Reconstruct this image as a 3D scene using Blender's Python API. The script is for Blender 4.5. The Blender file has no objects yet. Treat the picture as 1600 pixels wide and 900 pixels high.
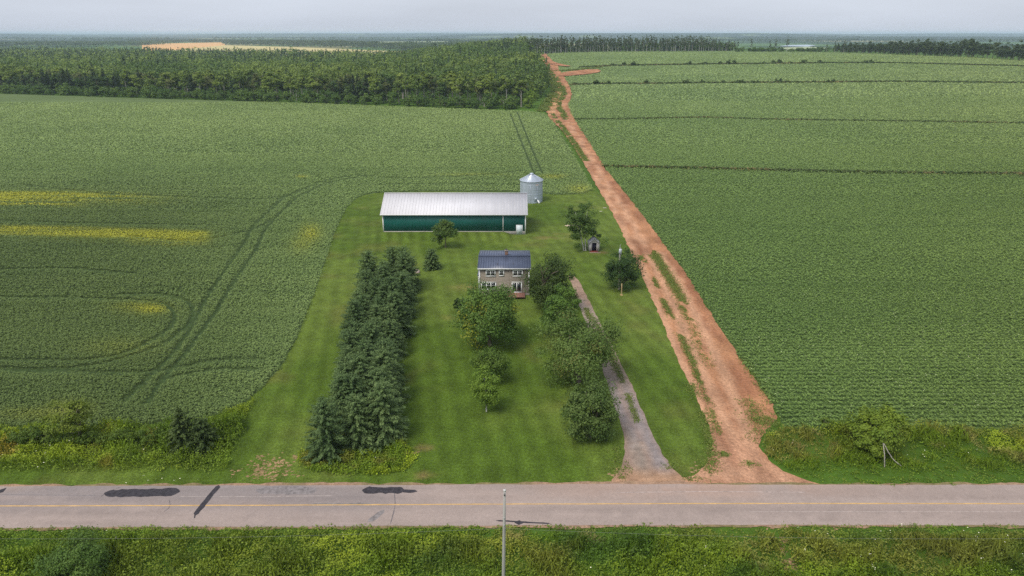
import bpy, math, random
import numpy as np
from mathutils import Vector, Matrix
from mathutils.geometry import delaunay_2d_cdt

# ------------------------------------------------------------------ camera, sky, sun, exposure
S = bpy.context.scene
COL = S.collection
CAM_H, PITCH, FPX = 40.0, math.radians(20.5), 1067.0
cam = bpy.data.cameras.new('camera')
cam.sensor_width = 36.0
cam.lens = 36.0 * FPX / 1600.0
cam.clip_start = 1.0
cam.clip_end = 60000.0
cam_o = bpy.data.objects.new('camera', cam)
cam_o.location = (0, 0, CAM_H)
cam_o.rotation_euler = (math.pi / 2 - PITCH, 0, 0)
COL.objects.link(cam_o)
S.camera = cam_o

SUN_EL, SUN_AZ = math.radians(56), math.radians(222)      # azimuth clockwise from +Y
w = bpy.data.worlds.new('World')
S.world = w
w.use_nodes = True
nt = w.node_tree
for n in list(nt.nodes):
    nt.nodes.remove(n)
sky = nt.nodes.new('ShaderNodeTexSky')
sky.sky_type = 'NISHITA'
sky.sun_disc = False
sky.sun_elevation = SUN_EL
sky.sun_rotation = SUN_AZ
sky.dust_density = 2.0
sky.air_density = 1.0
hs = nt.nodes.new('ShaderNodeHueSaturation')
hs.inputs['Saturation'].default_value = 0.30
# thin, even cloud veil: flattens the clear-sky gradient
mixc = nt.nodes.new('ShaderNodeMix')
mixc.data_type = 'RGBA'
mixc.inputs[0].default_value = 0.72
mixc.inputs[7].default_value = (4.95, 5.4, 6.3, 1)
tc = nt.nodes.new('ShaderNodeTexCoord')
mp = nt.nodes.new('ShaderNodeMapping')
mp.inputs['Scale'].default_value = (1.2, 1.2, 9.0)
cn = nt.nodes.new('ShaderNodeTexNoise')
cn.inputs['Scale'].default_value = 2.2
cn.inputs['Detail'].default_value = 5.0
cr = nt.nodes.new('ShaderNodeMapRange')
cr.inputs[1].default_value = 0.3
cr.inputs[2].default_value = 0.7
cr.inputs[3].default_value = 0.93
cr.inputs[4].default_value = 1.07
mul = nt.nodes.new('ShaderNodeMix')
mul.data_type = 'RGBA'
mul.blend_type = 'MULTIPLY'
mul.inputs[0].default_value = 1.0
bg = nt.nodes.new('ShaderNodeBackground')
bg.inputs['Strength'].default_value = 0.087
wo = nt.nodes.new('ShaderNodeOutputWorld')
L = nt.links.new
L(sky.outputs[0], hs.inputs['Color'])
L(hs.outputs[0], mixc.inputs[6])
L(tc.outputs['Generated'], mp.inputs['Vector'])
L(mp.outputs[0], cn.inputs['Vector'])
L(cn.outputs[0], cr.inputs[0])
L(mixc.outputs[2], mul.inputs[6])
L(cr.outputs[0], mul.inputs[7])
L(mul.outputs[2], bg.inputs['Color'])
L(bg.outputs[0], wo.inputs['Surface'])

sun = bpy.data.lights.new('sun', 'SUN')
sun.energy = 1.7
sun.angle = math.radians(22)
sun.color = (1.0, 0.94, 0.86)
sun_o = bpy.data.objects.new('sun', sun)
sd = Vector((math.sin(SUN_AZ) * math.cos(SUN_EL), math.cos(SUN_AZ) * math.cos(SUN_EL), math.sin(SUN_EL)))
sun_o.rotation_euler = sd.to_track_quat('Z', 'Y').to_euler()
COL.objects.link(sun_o)

S.view_settings.view_transform = 'Standard'
S.view_settings.look = 'None'
S.view_settings.gamma = 1.0
S.view_settings.exposure = 0.72
S.view_settings.use_curve_mapping = False
S.cycles.max_bounces = 5
S.cycles.diffuse_bounces = 3
S.cycles.glossy_bounces = 2
S.cycles.transmission_bounces = 3
S.cycles.volume_bounces = 2
S.cycles.use_denoising = False
S.cycles.denoiser = 'OPENIMAGEDENOISE'
S.cycles.denoising_input_passes = 'RGB_ALBEDO_NORMAL'
S.cycles.denoising_prefilter = 'ACCURATE'

# ------------------------------------------------------------------ small maths helpers
def lin(r, g, b, k=1.0):
    o = []
    for c in (r, g, b):
        c /= 255.0
        o.append(k * (c / 12.92 if c <= 0.04045 else ((c + 0.055) / 1.055) ** 2.4))
    return np.array(o)

def ss(a, b, x):
    t = np.clip((np.asarray(x, float) - a) / (b - a), 0, 1)
    return t * t * (3 - 2 * t)

def _h(i, j, s):
    n = (i.astype(np.int64) * 374761393 + j.astype(np.int64) * 668265263 + s * 974634777) & 0x7fffffff
    n = ((n ^ (n >> 13)) * 1274126177) & 0x7fffffff
    n = n ^ (n >> 16)
    return (n & 0xffff) / 65535.0

def vnoise(x, y, s=0):
    x = np.asarray(x, float); y = np.asarray(y, float)
    i = np.floor(x); j = np.floor(y)
    u = x - i; v = y - j
    u = u * u * (3 - 2 * u); v = v * v * (3 - 2 * v)
    i = i.astype(np.int64); j = j.astype(np.int64)
    a = _h(i, j, s); b = _h(i + 1, j, s); c = _h(i, j + 1, s); d = _h(i + 1, j + 1, s)
    return (a * (1 - u) + b * u) * (1 - v) + (c * (1 - u) + d * u) * v

def fbm(x, y, s=0, o=4):
    t = 0; a = 0.5; n = 0
    for k in range(o):
        t = t + a * vnoise(np.asarray(x) * 2 ** k + 17.3 * k, np.asarray(y) * 2 ** k - 9.1 * k, s + k)
        n += a; a *= 0.5
    return t / n

def T(x, y):
    """height of the land: flat near, a broad rise to the right and far away, falling behind the crest"""
    x = np.asarray(x, float); y = np.asarray(y, float)
    yy = y + 0.5 * np.maximum(0, x - 100)
    return 17.0 * ss(300, 900, yy) * ss(-215, 60, x) * (1 - ss(1060, 2000, y))

CP, SP = math.cos(PITCH), math.sin(PITCH)

def P(pts):
    """photo pixels -> points on the land (N,3)"""
    p = np.atleast_2d(np.asarray(pts, float))
    u = (p[:, 0] - 800) / FPX; v = (p[:, 1] - 450) / FPX
    d = np.stack([u, CP - v * SP, -SP - v * CP], 1)
    t0 = np.full(len(p), 20.0); t1 = t0.copy(); hit = np.zeros(len(p), bool)
    t = t0.copy()
    for k in range(420):
        tn = t * 1.02
        q = d * tn[:, None]
        below = (CAM_H + q[:, 2] < T(q[:, 0], q[:, 1])) & ~hit
        t0[below] = t[below]; t1[below] = tn[below]
        hit |= below
        t = tn
        if t[0] > 24000:
            break
    t0[~hit] = 20000; t1[~hit] = 20000
    for k in range(40):
        m = (t0 + t1) / 2
        q = d * m[:, None]
        b = CAM_H + q[:, 2] < T(q[:, 0], q[:, 1])
        t1 = np.where(b, m, t1); t0 = np.where(b, t0, m)
    q = d * t1[:, None]
    q[:, 2] += CAM_H
    return q

def P1(px, py):
    return P([(px, py)])[0]

def WP(px, py, D):
    """photo pixel -> (x, z) on the upright plane y = D"""
    u = (px - 800) / FPX; v = (py - 450) / FPX
    t = D / (CP - v * SP)
    return u * t, CAM_H + t * (-SP - v * CP)

def proj(x, y, z):
    zz = z - CAM_H
    dep = y * CP - zz * SP
    return 800 + FPX * x / dep, 450 + FPX * (-y * SP - zz * CP) / dep

def inpoly(x, y, poly):
    x = np.asarray(x); y = np.asarray(y)
    r = np.zeros(x.shape, bool)
    n = len(poly)
    for k in range(n):
        x0, y0 = poly[k][:2]; x1, y1 = poly[(k + 1) % n][:2]
        if y0 == y1:
            continue
        c = ((y0 > y) != (y1 > y)) & (x < (x1 - x0) * (y - y0) / (y1 - y0) + x0)
        r ^= c
    return r

def dline(x, y, line):
    """distance to a polyline (world)"""
    x = np.asarray(x, float); y = np.asarray(y, float)
    d = np.full(x.shape, 1e9)
    for (a, b) in zip(line[:-1], line[1:]):
        ax, ay = a[:2]; bx, by = b[:2]
        l2 = (bx - ax) ** 2 + (by - ay) ** 2 + 1e-9
        t = np.clip(((x - ax) * (bx - ax) + (y - ay) * (by - ay)) / l2, 0, 1)
        d = np.minimum(d, np.hypot(x - ax - t * (bx - ax), y - ay - t * (by - ay)))
    return d

# ------------------------------------------------------------------ materials (all procedural)
def nodes(name):
    m = bpy.data.materials.new(name)
    m.use_nodes = True
    t = m.node_tree
    return m, t, t.nodes['Principled BSDF'], t.links.new

def noise_val(t, scale, detail, lo, hi, coord='Object', stretch=None, rough=0.55):
    tcn = t.nodes.new('ShaderNodeTexCoord')
    nz = t.nodes.new('ShaderNodeTexNoise')
    nz.inputs['Scale'].default_value = scale
    nz.inputs['Detail'].default_value = detail
    nz.inputs['Roughness'].default_value = rough
    src = tcn.outputs[coord]
    if stretch:
        mpn = t.nodes.new('ShaderNodeMapping')
        mpn.inputs['Scale'].default_value = stretch
        t.links.new(src, mpn.inputs['Vector'])
        src = mpn.outputs[0]
    t.links.new(src, nz.inputs['Vector'])
    mr = t.nodes.new('ShaderNodeMapRange')
    mr.inputs[1].default_value = 0.3; mr.inputs[2].default_value = 0.7
    mr.inputs[3].default_value = lo; mr.inputs[4].default_value = hi
    t.links.new(nz.outputs[0], mr.inputs[0])
    return mr.outputs[0]

def mulcol(t, a, b):
    m = t.nodes.new('ShaderNodeMix')
    m.data_type = 'RGBA'; m.blend_type = 'MULTIPLY'
    m.inputs[0].default_value = 1.0
    t.links.new(a, m.inputs[6]); t.links.new(b, m.inputs[7])
    return m.outputs[2]

def attr_mat(name, layers, rough=0.95, bump=0.0, bscale=4.0, spec=0.1):
    """vertex colour 'col' times layers of noise [(scale, detail, lo, hi, stretch)]"""
    m, t, b, l = nodes(name)
    a = t.nodes.new('ShaderNodeAttribute'); a.attribute_name = 'col'
    c = a.outputs['Color']
    for ly in layers:
        c = mulcol(t, c, noise_val(t, ly[0], ly[1], ly[2], ly[3], stretch=ly[4] if len(ly) > 4 else None))
    l(c, b.inputs['Base Color'])
    b.inputs['Roughness'].default_value = rough
    b.inputs['Specular IOR Level'].default_value = spec
    if bump:
        v = noise_val(t, bscale, 6, 0, 1)
        bn = t.nodes.new('ShaderNodeBump')
        bn.inputs['Strength'].default_value = 0.8
        bn.inputs['Distance'].default_value = bump
        l(v, bn.inputs['Height']); l(bn.outputs[0], b.inputs['Normal'])
    return m

def plain(name, rgb, rough=0.6, spec=0.3, var=0.12, scale=2.0, metal=0.0, bump=0.0, stretch=None):
    m, t, b, l = nodes(name)
    rn = t.nodes.new('ShaderNodeRGB'); rn.outputs[0].default_value = (*rgb, 1)
    c = mulcol(t, rn.outputs[0], noise_val(t, scale, 6, 1 - var, 1 + var, stretch=stretch))
    c = mulcol(t, c, noise_val(t, scale * 7, 3, 1 - var * .6, 1 + var * .6, stretch=stretch))
    l(c, b.inputs['Base Color'])
    b.inputs['Roughness'].default_value = rough
    b.inputs['Specular IOR Level'].default_value = spec
    b.inputs['Metallic'].default_value = metal
    if bump:
        bn = t.nodes.new('ShaderNodeBump'); bn.inputs['Distance'].default_value = bump
        l(noise_val(t, scale * 10, 4, 0, 1), bn.inputs['Height']); l(bn.outputs[0], b.inputs['Normal'])
    return m

def leaf_mat(name, rnd=0.18, trans=0.25, gain=1.0, hue=(.5, .48), warm=(1, 1, 1)):
    m, t, b, l = nodes(name)
    a = t.nodes.new('ShaderNodeAttribute'); a.attribute_name = 'col'
    oi = t.nodes.new('ShaderNodeObjectInfo')
    mr = t.nodes.new('ShaderNodeMapRange')
    mr.inputs[3].default_value = gain * (1 - rnd); mr.inputs[4].default_value = gain * (1 + rnd)
    l(oi.outputs['Random'], mr.inputs[0])
    h = t.nodes.new('ShaderNodeHueSaturation')
    mr2 = t.nodes.new('ShaderNodeMapRange')
    mr2.inputs[3].default_value = hue[0]; mr2.inputs[4].default_value = hue[1]
    l(oi.outputs['Random'], mr2.inputs[0])
    l(mr2.outputs[0], h.inputs['Hue'])
    l(a.outputs['Color'], h.inputs['Color']); l(mr.outputs[0], h.inputs['Value'])
    wr = t.nodes.new('ShaderNodeRGB'); wr.outputs[0].default_value = (*warm, 1)
    hc = mulcol(t, h.outputs[0], wr.outputs[0])
    l(hc, b.inputs['Base Color'])
    b.inputs['Roughness'].default_value = 0.6
    b.inputs['Specular IOR Level'].default_value = 0.2
    tr = t.nodes.new('ShaderNodeBsdfTranslucent')
    l(hc, tr.inputs['Color'])
    mx = t.nodes.new('ShaderNodeMixShader'); mx.inputs[0].default_value = trans
    l(b.outputs[0], mx.inputs[1]); l(tr.outputs[0], mx.inputs[2])
    l(mx.outputs[0], t.nodes['Material Output'].inputs['Surface'])
    return m

LEAF = leaf_mat('foliage', .16, .3, 1.78, (.499, .480), (1.04, 1.0, .74))
CROP = leaf_mat('crop_foliage', 0.0, 0.25, 1.78, (.5, .5), (1.05, 1.0, .90))
BARK = attr_mat('bark', [(6, 6, 0.6, 1.35, (1, 1, .25))], 0.9, 0.01, 20)

# ------------------------------------------------------------------ mesh building
class MB:
    def __init__(self):
        self.V = []; self.F = []; self.C = []; self.n = 0
    def add(self, v, f, c):
        v = np.asarray(v, float); f = np.asarray(f, np.int64)
        c = np.asarray(c, float)
        if c.ndim == 1:
            c = np.tile(c, (len(v), 1))
        self.V.append(v); self.F.append(f + self.n); self.C.append(c); self.n += len(v)
    def leaves(self, c, nrm, size, col, rng, aspect=0.62, tang=None):
        c = np.asarray(c, float); N = len(c)
        if N == 0:
            return
        nrm = nrm / (np.linalg.norm(nrm, axis=1, keepdims=True) + 1e-9)
        if tang is None:
            tang = rng.normal(size=(N, 3))
        t = tang - nrm * (tang * nrm).sum(1, keepdims=True)
        t /= (np.linalg.norm(t, axis=1, keepdims=True) + 1e-9)
        b = np.cross(nrm, t)
        s = np.broadcast_to(np.asarray(size, float), (N,))[:, None] / 2
        v = np.stack([c - t * s, c + b * s * aspect - t * s * .1, c + t * s, c - b * s * aspect - t * s * .1], 1).reshape(-1, 3)
        f = np.arange(N * 4).reshape(N, 4)
        self.add(v, f, np.repeat(col, 4, axis=0))
    def tube(self, pts, rad, col, sides=6):
        pts = np.asarray(pts, float); n = len(pts)
        d = np.gradient(pts, axis=0)
        d /= (np.linalg.norm(d, axis=1, keepdims=True) + 1e-9)
        ref = np.where(np.abs(d[:, 2:3]) > .9, np.array([[1., 0, 0]]), np.array([[0, 0, 1.]]))
        a = np.cross(d, ref); a /= (np.linalg.norm(a, axis=1, keepdims=True) + 1e-9)
        b = np.cross(d, a)
        th = np.arange(sides) / sides * 2 * np.pi
        rad = np.broadcast_to(np.asarray(rad, float), (n,))
        v = pts[:, None] + rad[:, None, None] * (np.cos(th)[None, :, None] * a[:, None] + np.sin(th)[None, :, None] * b[:, None])
        v = v.reshape(-1, 3)
        f = []
        for i in range(n - 1):
            for k in range(sides):
                k2 = (k + 1) % sides
                f.append((i * sides + k, i * sides + k2, (i + 1) * sides + k2, (i + 1) * sides + k))
        # close the top with quads fanned over the ring
        o = (n - 1) * sides
        if sides == 6:
            f += [(o, o + 1, o + 2, o + 3), (o, o + 3, o + 4, o + 5)]
        elif sides == 4:
            f += [(o, o + 1, o + 2, o + 3)]
        elif sides == 8:
            f += [(o, o + 1, o + 2, o + 3), (o, o + 3, o + 4, o + 5), (o, o + 5, o + 6, o + 7)]
        self.add(v, f, col)
    def box(self, x0, x1, y0, y1, z0, z1, col=(1, 1, 1)):
        v = [(x0, y0, z0), (x1, y0, z0), (x1, y1, z0), (x0, y1, z0), (x0, y0, z1), (x1, y0, z1), (x1, y1, z1), (x0, y1, z1)]
        f = [(0, 3, 2, 1), (4, 5, 6, 7), (0, 1, 5, 4), (1, 2, 6, 5), (2, 3, 7, 6), (3, 0, 4, 7)]
        self.add(v, f, col)
    def quad(self, a, b, c, d, col=(1, 1, 1)):
        self.add([a, b, c, d], [(0, 1, 2, 3)], col)
    def slab(self, a, b, c, d, th, col=(1, 1, 1)):
        """a quad thickened downwards"""
        top = np.array([a, b, c, d], float); bot = top - np.array([0, 0, th])
        f = [(0, 1, 2, 3), (7, 6, 5, 4), (0, 4, 5, 1), (1, 5, 6, 2), (2, 6, 7, 3), (3, 7, 4, 0)]
        self.add(np.vstack([top, bot]), f, col)
    def mesh(self, name, mat, smooth=False):
        V = np.concatenate(self.V); F = np.concatenate(self.F); C = np.concatenate(self.C)
        me = bpy.data.meshes.new(name)
        me.vertices.add(len(V)); me.vertices.foreach_set('co', V.astype(np.float32).ravel())
        k = F.shape[1]
        me.loops.add(F.size); me.loops.foreach_set('vertex_index', F.astype(np.int32).ravel())
        me.polygons.add(len(F)); me.polygons.foreach_set('loop_start', (np.arange(len(F)) * k).astype(np.int32))
        at = me.color_attributes.new('col', 'FLOAT_COLOR', 'POINT')
        at.data.foreach_set('color', np.hstack([C, np.ones((len(C), 1))]).astype(np.float32).ravel())
        me.materials.append(mat)
        me.update(calc_edges=True)
        if smooth:
            me.polygons.foreach_set('use_smooth', np.ones(len(F), bool))
        return me
    def build(self, name, mat, parent=None, smooth=False):
        return link(name, self.mesh(name, mat, smooth), parent)

def link(name, me, parent=None):
    o = bpy.data.objects.new(name, me)
    COL.objects.link(o)
    if parent:
        o.parent = parent
    return o

def tag(o, label, cat, group=None):
    o['label'] = label; o['category'] = cat
    if group:
        o['group'] = group
    return o

def thing(name, label, cat, loc=(0, 0, 0), rotz=0.0, group=None, scale=1.0, tilt=(0, 0)):
    o = bpy.data.objects.new(name, None)
    o.empty_display_size = 0.3
    COL.objects.link(o)
    o.location = loc
    o.rotation_euler = (tilt[0], tilt[1], rotz)
    o.scale = (scale,) * 3 if np.isscalar(scale) else scale
    return tag(o, label, cat, group)

def place(proto, name, label, cat, loc, rotz=0.0, scale=1.0, group=None, tilt=(0, 0)):
    """copy of a plant: proto = [(part name, mesh), ...]; a plant of one mesh gets no Empty"""
    if len(proto) == 1:
        o = link(name, proto[0][1])
        o.location = loc; o.rotation_euler = (tilt[0], tilt[1], rotz)
        o.scale = (scale,) * 3 if np.isscalar(scale) else scale
        return tag(o, label, cat, group)
    r = thing(name, label, cat, loc, rotz, group, scale, tilt)
    for pn, me in proto:
        link(pn, me, r)
    return r

def structure(o, kind='structure'):
    o['kind'] = kind
    return o

# ------------------------------------------------------------------ sheets of ground
def loop_world(px_poly, amp=0.25, seed=0, closed=True, step=0.6):
    """pixel outline -> ragged world outline"""
    w = P(px_poly)
    out = []
    n = len(w)
    for k in range(n if closed else n - 1):
        a = w[k][:2]; b = w[(k + 1) % n][:2]
        L_ = np.hypot(*(b - a))
        dist = max(60, min(np.hypot(*a), np.hypot(*b)))
        st = step * max(1.0, (dist / 70.0) ** 1.3)
        m = int(min(700, max(1, L_ / st)))
        for i in range(m):
            out.append(a + (b - a) * i / m)
    if not closed:
        out.append(w[-1][:2])
    out = np.array(out)
    # rounding of corners, then raggedness
    for _ in range(3):
        if closed:
            out = (np.roll(out, 1, 0) + 2 * out + np.roll(out, -1, 0)) / 4
    r = np.hypot(out[:, 0], out[:, 1])
    A = amp * np.maximum(1, r / 140)
    jx = fbm(out[:, 0] * .9, out[:, 1] * .9, seed, 3) - .5
    jy = fbm(out[:, 0] * .9 + 50, out[:, 1] * .9 - 31, seed + 7, 3) - .5
    out[:, 0] += 2 * A * jx; out[:, 1] += 2 * A * jy
    return out

def lay(layer, x, y):
    return layer * (0.004 + 0.0003 * np.maximum(0, np.hypot(x, y) - 150))

def sheet(name, outline, layer, mat, colfn, cell=2.0, grow=1.0, zadd=0.0, seed=1):
    rng = np.random.default_rng(seed)
    o = np.asarray(outline)
    x0, y0 = o.min(0); x1, y1 = o.max(0)
    pts = []
    y = y0
    while y < y1:
        c = cell * max(1.0, (max(y, 1) / 80.0) ** grow)
        xs = np.arange(x0, x1, c)
        pts.append(np.stack([xs + rng.uniform(-.3, .3, len(xs)) * c, np.full(len(xs), y) + rng.uniform(-.3, .3, len(xs)) * c], 1))
        y += c
    p = np.concatenate(pts) if pts else np.zeros((0, 2))
    p = p[inpoly(p[:, 0], p[:, 1], o)]
    allp = np.vstack([o, p])
    n = len(o)
    res = delaunay_2d_cdt([Vector(q) for q in allp], [(i, (i + 1) % n) for i in range(n)], [list(range(n))], 1, 1e-5)
    v = np.array([(q.x, q.y) for q in res[0]]); f = res[2]
    z = T(v[:, 0], v[:, 1]) + lay(layer, v[:, 0], v[:, 1]) + zadd
    me = bpy.data.meshes.new(name)
    me.from_pydata(np.column_stack([v, z]).tolist(), [], [tuple(a) for a in f])
    c = colfn(v[:, 0], v[:, 1])
    at = me.color_attributes.new('col', 'FLOAT_COLOR', 'POINT')
    at.data.foreach_set('color', np.hstack([c, np.ones((len(c), 1))]).astype(np.float32).ravel())
    me.materials.append(mat)
    # faces up
    me.update()
    nz = np.zeros(len(me.polygons) * 3); me.polygons.foreach_get('normal', nz)
    if nz.reshape(-1, 3)[:, 2].mean() < 0:
        me.flip_normals()
    return structure(link(name, me))

def mixc3(a, b, t):
    t = np.asarray(t)[..., None]
    return np.asarray(a) * (1 - t) + np.asarray(b) * t

# colours (albedo, linear)
LAWN_A, LAWN_B, LAWN_C = np.array([.069, .113, .013]), np.array([.102, .145, .023]), np.array([.128, .122, .032])
SOIL_A, SOIL_B = np.array([.42, .205, .105]), np.array([.29, .130, .068])
PEA_A, PEA_B, YEL = np.array([.106, .160, .052]), np.array([.144, .204, .070]), np.array([.275, .280, .026])
POT_A, POT_B = np.array([.068, .118, .029]), np.array([.108, .168, .046])

# ------------------------------------------------------------------ base land to the horizon
def graded(a, b, near, far, grow):
    out = [0.0]
    st = near
    while out[-1] < b:
        out.append(out[-1] + st); st = min(far, st * grow)
    pos = np.array(out)
    return pos[pos <= b + far]

def build_ground():
    xs = graded(0, 17000, 12, 400, 1.035)
    xs = np.concatenate([-xs[::-1][:-1], xs])
    ys = graded(0, 17000, 12, 260, 1.03)
    ys = np.concatenate([[-1500, -800, -400, -200, -100, -50, -20], ys])
    X, Y = np.meshgrid(xs, ys)
    x = X.ravel(); y = Y.ravel()
    z = T(x, y) - 0.03 - 0.0006 * np.maximum(0, np.hypot(x, y) - 150)
    nx = len(xs); ny = len(ys)
    i = np.arange(nx - 1)[None] + nx * np.arange(ny - 1)[:, None]
    i = i.ravel()
    F = np.stack([i, i + 1, i + nx + 1, i + nx], 1)
    # quilt of far fields and woods
    cx, cy = np.floor(x / 420 + .3 * fbm(x / 900, y / 900, 3)), np.floor(y / 600)
    r = _h(cx.astype(np.int64), cy.astype(np.int64), 5)
    wood = np.array([.030, .062, .022]); grass = np.array([.075, .14, .04]); crop = np.array([.20, .19, .08])
    c = np.where((r < .62)[:, None], wood, np.where((r < .9)[:, None], grass, crop))
    near = 1 - ss(900, 1500, np.hypot(x, y))
    c = mixc3(c, np.array([.060, .115, .014]), near)
    b = MB(); b.add(np.column_stack([x, y, z]), F, c)
    m = attr_mat('land', [(0.02, 5, .75, 1.25), (1.2, 5, .8, 1.2)], .95, .05, 3)
    o = b.build('ground', m, None, True)
    structure(o)
build_ground()

# ------------------------------------------------------------------ outlines traced on the ground
FIELD_EDGE = [(-420, 662), (0, 668), (120, 668), (240, 664), (330, 652), (380, 632), (412, 604), (440, 572), (463, 530), (485, 474), (503, 425), (519, 374),
              (534, 338), (548, 316), (566, 304), (600, 300), (700, 299), (820, 300), (850, 304), (915, 304), (926, 296)]
PEA_PX = FIELD_EDGE + [(905, 258), (884, 222), (864, 190), (850, 176), (830, 174), (760, 172), (600, 166), (400, 159), (190, 153), (0, 147), (-420, 141)]
POT_PX = [(1226, 672), (1215, 650), (1200, 622), (1172, 582), (1146, 545), (1122, 508), (1096, 468), (1070, 426), (1042, 388), (1014, 350), (988, 316), (964, 286), (944, 262),
          (926, 232), (908, 204), (892, 178), (886, 164), (893, 150), (892, 138), (886, 128), (876, 118), (866, 100), (851, 84), (930, 81), (1150, 80), (1300, 82), (1420, 86), (1520, 90), (1600, 95), (1720, 104), (2000, 124),
          (2000, 668), (1600, 670), (1400, 672)]
TRACK_L = [(962, 760), (1000, 752), (1062, 748), (1092, 738), (1112, 716), (1116, 690), (1106, 660), (1090, 624), (1074, 592), (1052, 545), (1030, 494), (1010, 446), (988, 398), (968, 356),
           (950, 320), (932, 290), (914, 258), (896, 228), (876, 202), (858, 186), (853, 172), (864, 152), (872, 138), (868, 126), (858, 116), (848, 104), (842, 86)]
TRACK_R = [(852, 84), (860, 94), (872, 103), (874, 112), (884, 124), (890, 134), (894, 150), (887, 164), (894, 180), (910, 206), (928, 234), (946, 264), (966, 288), (990, 318), (1016, 352), (1044, 390),
           (1072, 428), (1098, 470), (1124, 510), (1148, 547), (1174, 584), (1202, 624), (1218, 652), (1200, 672), (1186, 692), (1194, 712), (1222, 735), (1258, 752), (1300, 760)]
DRIVE_L = [(950, 758), (962, 744), (974, 724), (978, 706), (975, 682), (966, 652), (955, 618), (944, 584), (934, 552), (922, 520), (908, 486), (896, 450), (886, 428)]
DRIVE_R = [(900, 430), (908, 446), (924, 478), (942, 514), (958, 544), (972, 572), (988, 604), (1000, 632), (1012, 662), (1026, 692), (1042, 720), (1064, 746), (1080, 758)]
LAWN_PX = [(-420, 759), (335, 758), (800, 757), (1110, 752), (1120, 700), (1100, 650), (1074, 585), (1010, 440), (950, 315), (925, 290), (560, 296), (470, 420), (400, 560), (330, 650), (-420, 652)]

def lawn_col(x, y):
    t = fbm(x * .10, y * .07, 11, 4)
    c = mixc3(LAWN_A, LAWN_B, ss(.35, .65, t))
    dry = ss(.58, .78, fbm(x * .16 + 40, y * .16, 21, 4))
    c = mixc3(c, LAWN_C, .40 * dry)
    stripe = .5 + .5 * np.sin((x + .18 * y) * 2 * np.pi / 2.3 + 2 * fbm(x * .1, y * .1, 5))
    c = c * (0.82 + .36 * stripe)[:, None]
    # scuffed bare spots in the yard
    for (px, py, rx, ry) in ((697, 497, .7, .7), (893, 300, 3, 1.2), (852, 372, 2.6, .8), (880, 366, 1.5, .6), (1000, 322, 1, .6), (735, 450, 3, 1.2), (940, 395, 1.4, .9), (664, 700, .8, .3), (650, 743, 1.6, .4)):
        q = P1(px, py)
        m = np.exp(-(((x - q[0]) / rx) ** 2 + ((y - q[1]) / ry) ** 2)) * ss(.3, .6, fbm(x * .9, y * .9, 3))
        c = mixc3(c, np.array([.24, .15, .07]), .7 * m)
    return c

lawn_m = attr_mat('mown_grass', [(0.35, 5, .80, 1.2), (3.2, 6, .70, 1.3), (9, 4, .62, 1.38)], .9, .05, 5)
sheet('lawn', loop_world(LAWN_PX, .15, 2), 1, lawn_m, lawn_col, 0.9, .6)

# --- left crop field
def streaks(x, y):
    return .5 * fbm(x * .010, y * .45, 31, 4) + .5 * fbm(x * .02, y * 1.3, 37, 3)

def to_px(x, y):
    return proj(x, y, T(x, y))

def box_mask(px, py, x0, x1, y0, y1, sx, sy):
    return ss(x0 - sx, x0 + sx, px) * (1 - ss(x1 - sx, x1 + sx, px)) * ss(y0 - sy, y0 + sy, py) * (1 - ss(y1 - sy, y1 + sy, py))

def yellow(x, y):
    px, py = to_px(x, y)
    n = fbm(x * .05, y * .9, 41, 4)
    sl = px * .012
    m = box_mask(px, py - sl, -600, 195, 301, 311, 60, 3) * ss(.36, .55, n) * 1.3
    m = m + box_mask(px, py - sl, -600, 110, 312, 323, 50, 4) * ss(.36, .55, n)
    m = m + box_mask(px, py - sl, -600, 265, 304, 318, 60, 5) * .40 * ss(.4, .6, n)
    m = m + box_mask(px, py - sl * 2.5, -600, 326, 354, 368, 12, 4) * (.35 + .65 * ss(.32, .55, n))
    m = m + box_mask(px, py - sl * 2.5, 200, 322, 364, 378, 20, 4) * .55 * ss(.35, .55, n)
    for (cx, cy, rx, ry, a) in ((240, 486, 22, 7, .8), (215, 482, 40, 10, .35), (486, 366, 15, 14, .75), (470, 385, 16, 14, .3), (190, 545, 60, 14, .2), (472, 277, 9, 2, .8), (865, 277, 18, 3, .8), (735, 274, 50, 2, .35), (905, 296, 18, 7, .6), (60, 650, 70, 10, .25), (110, 640, 30, 12, .3)):
        m = m + a * np.exp(-(((px - cx) / rx) ** 2 + ((py - cy) / ry) ** 2)) * (.6 + .8 * n)
    return np.clip(m, 0, 1)

def pea_col(x, y):
    t = ss(.3, .7, .6 * streaks(x, y) + .4 * fbm(x * .03, y * .03, 33, 4))
    c = mixc3(PEA_A, PEA_B, t)
    px, py = to_px(x, y)
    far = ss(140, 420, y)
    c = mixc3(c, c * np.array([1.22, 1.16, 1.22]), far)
    # olive tinge of the lower left of the field
    c = mixc3(c, c * c * np.array([1.10, .96, .78]), .5 * ss(560, 180, px) * ss(250, 330, py))
    return mixc3(c, YEL, .75 * yellow(x, y))

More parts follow.
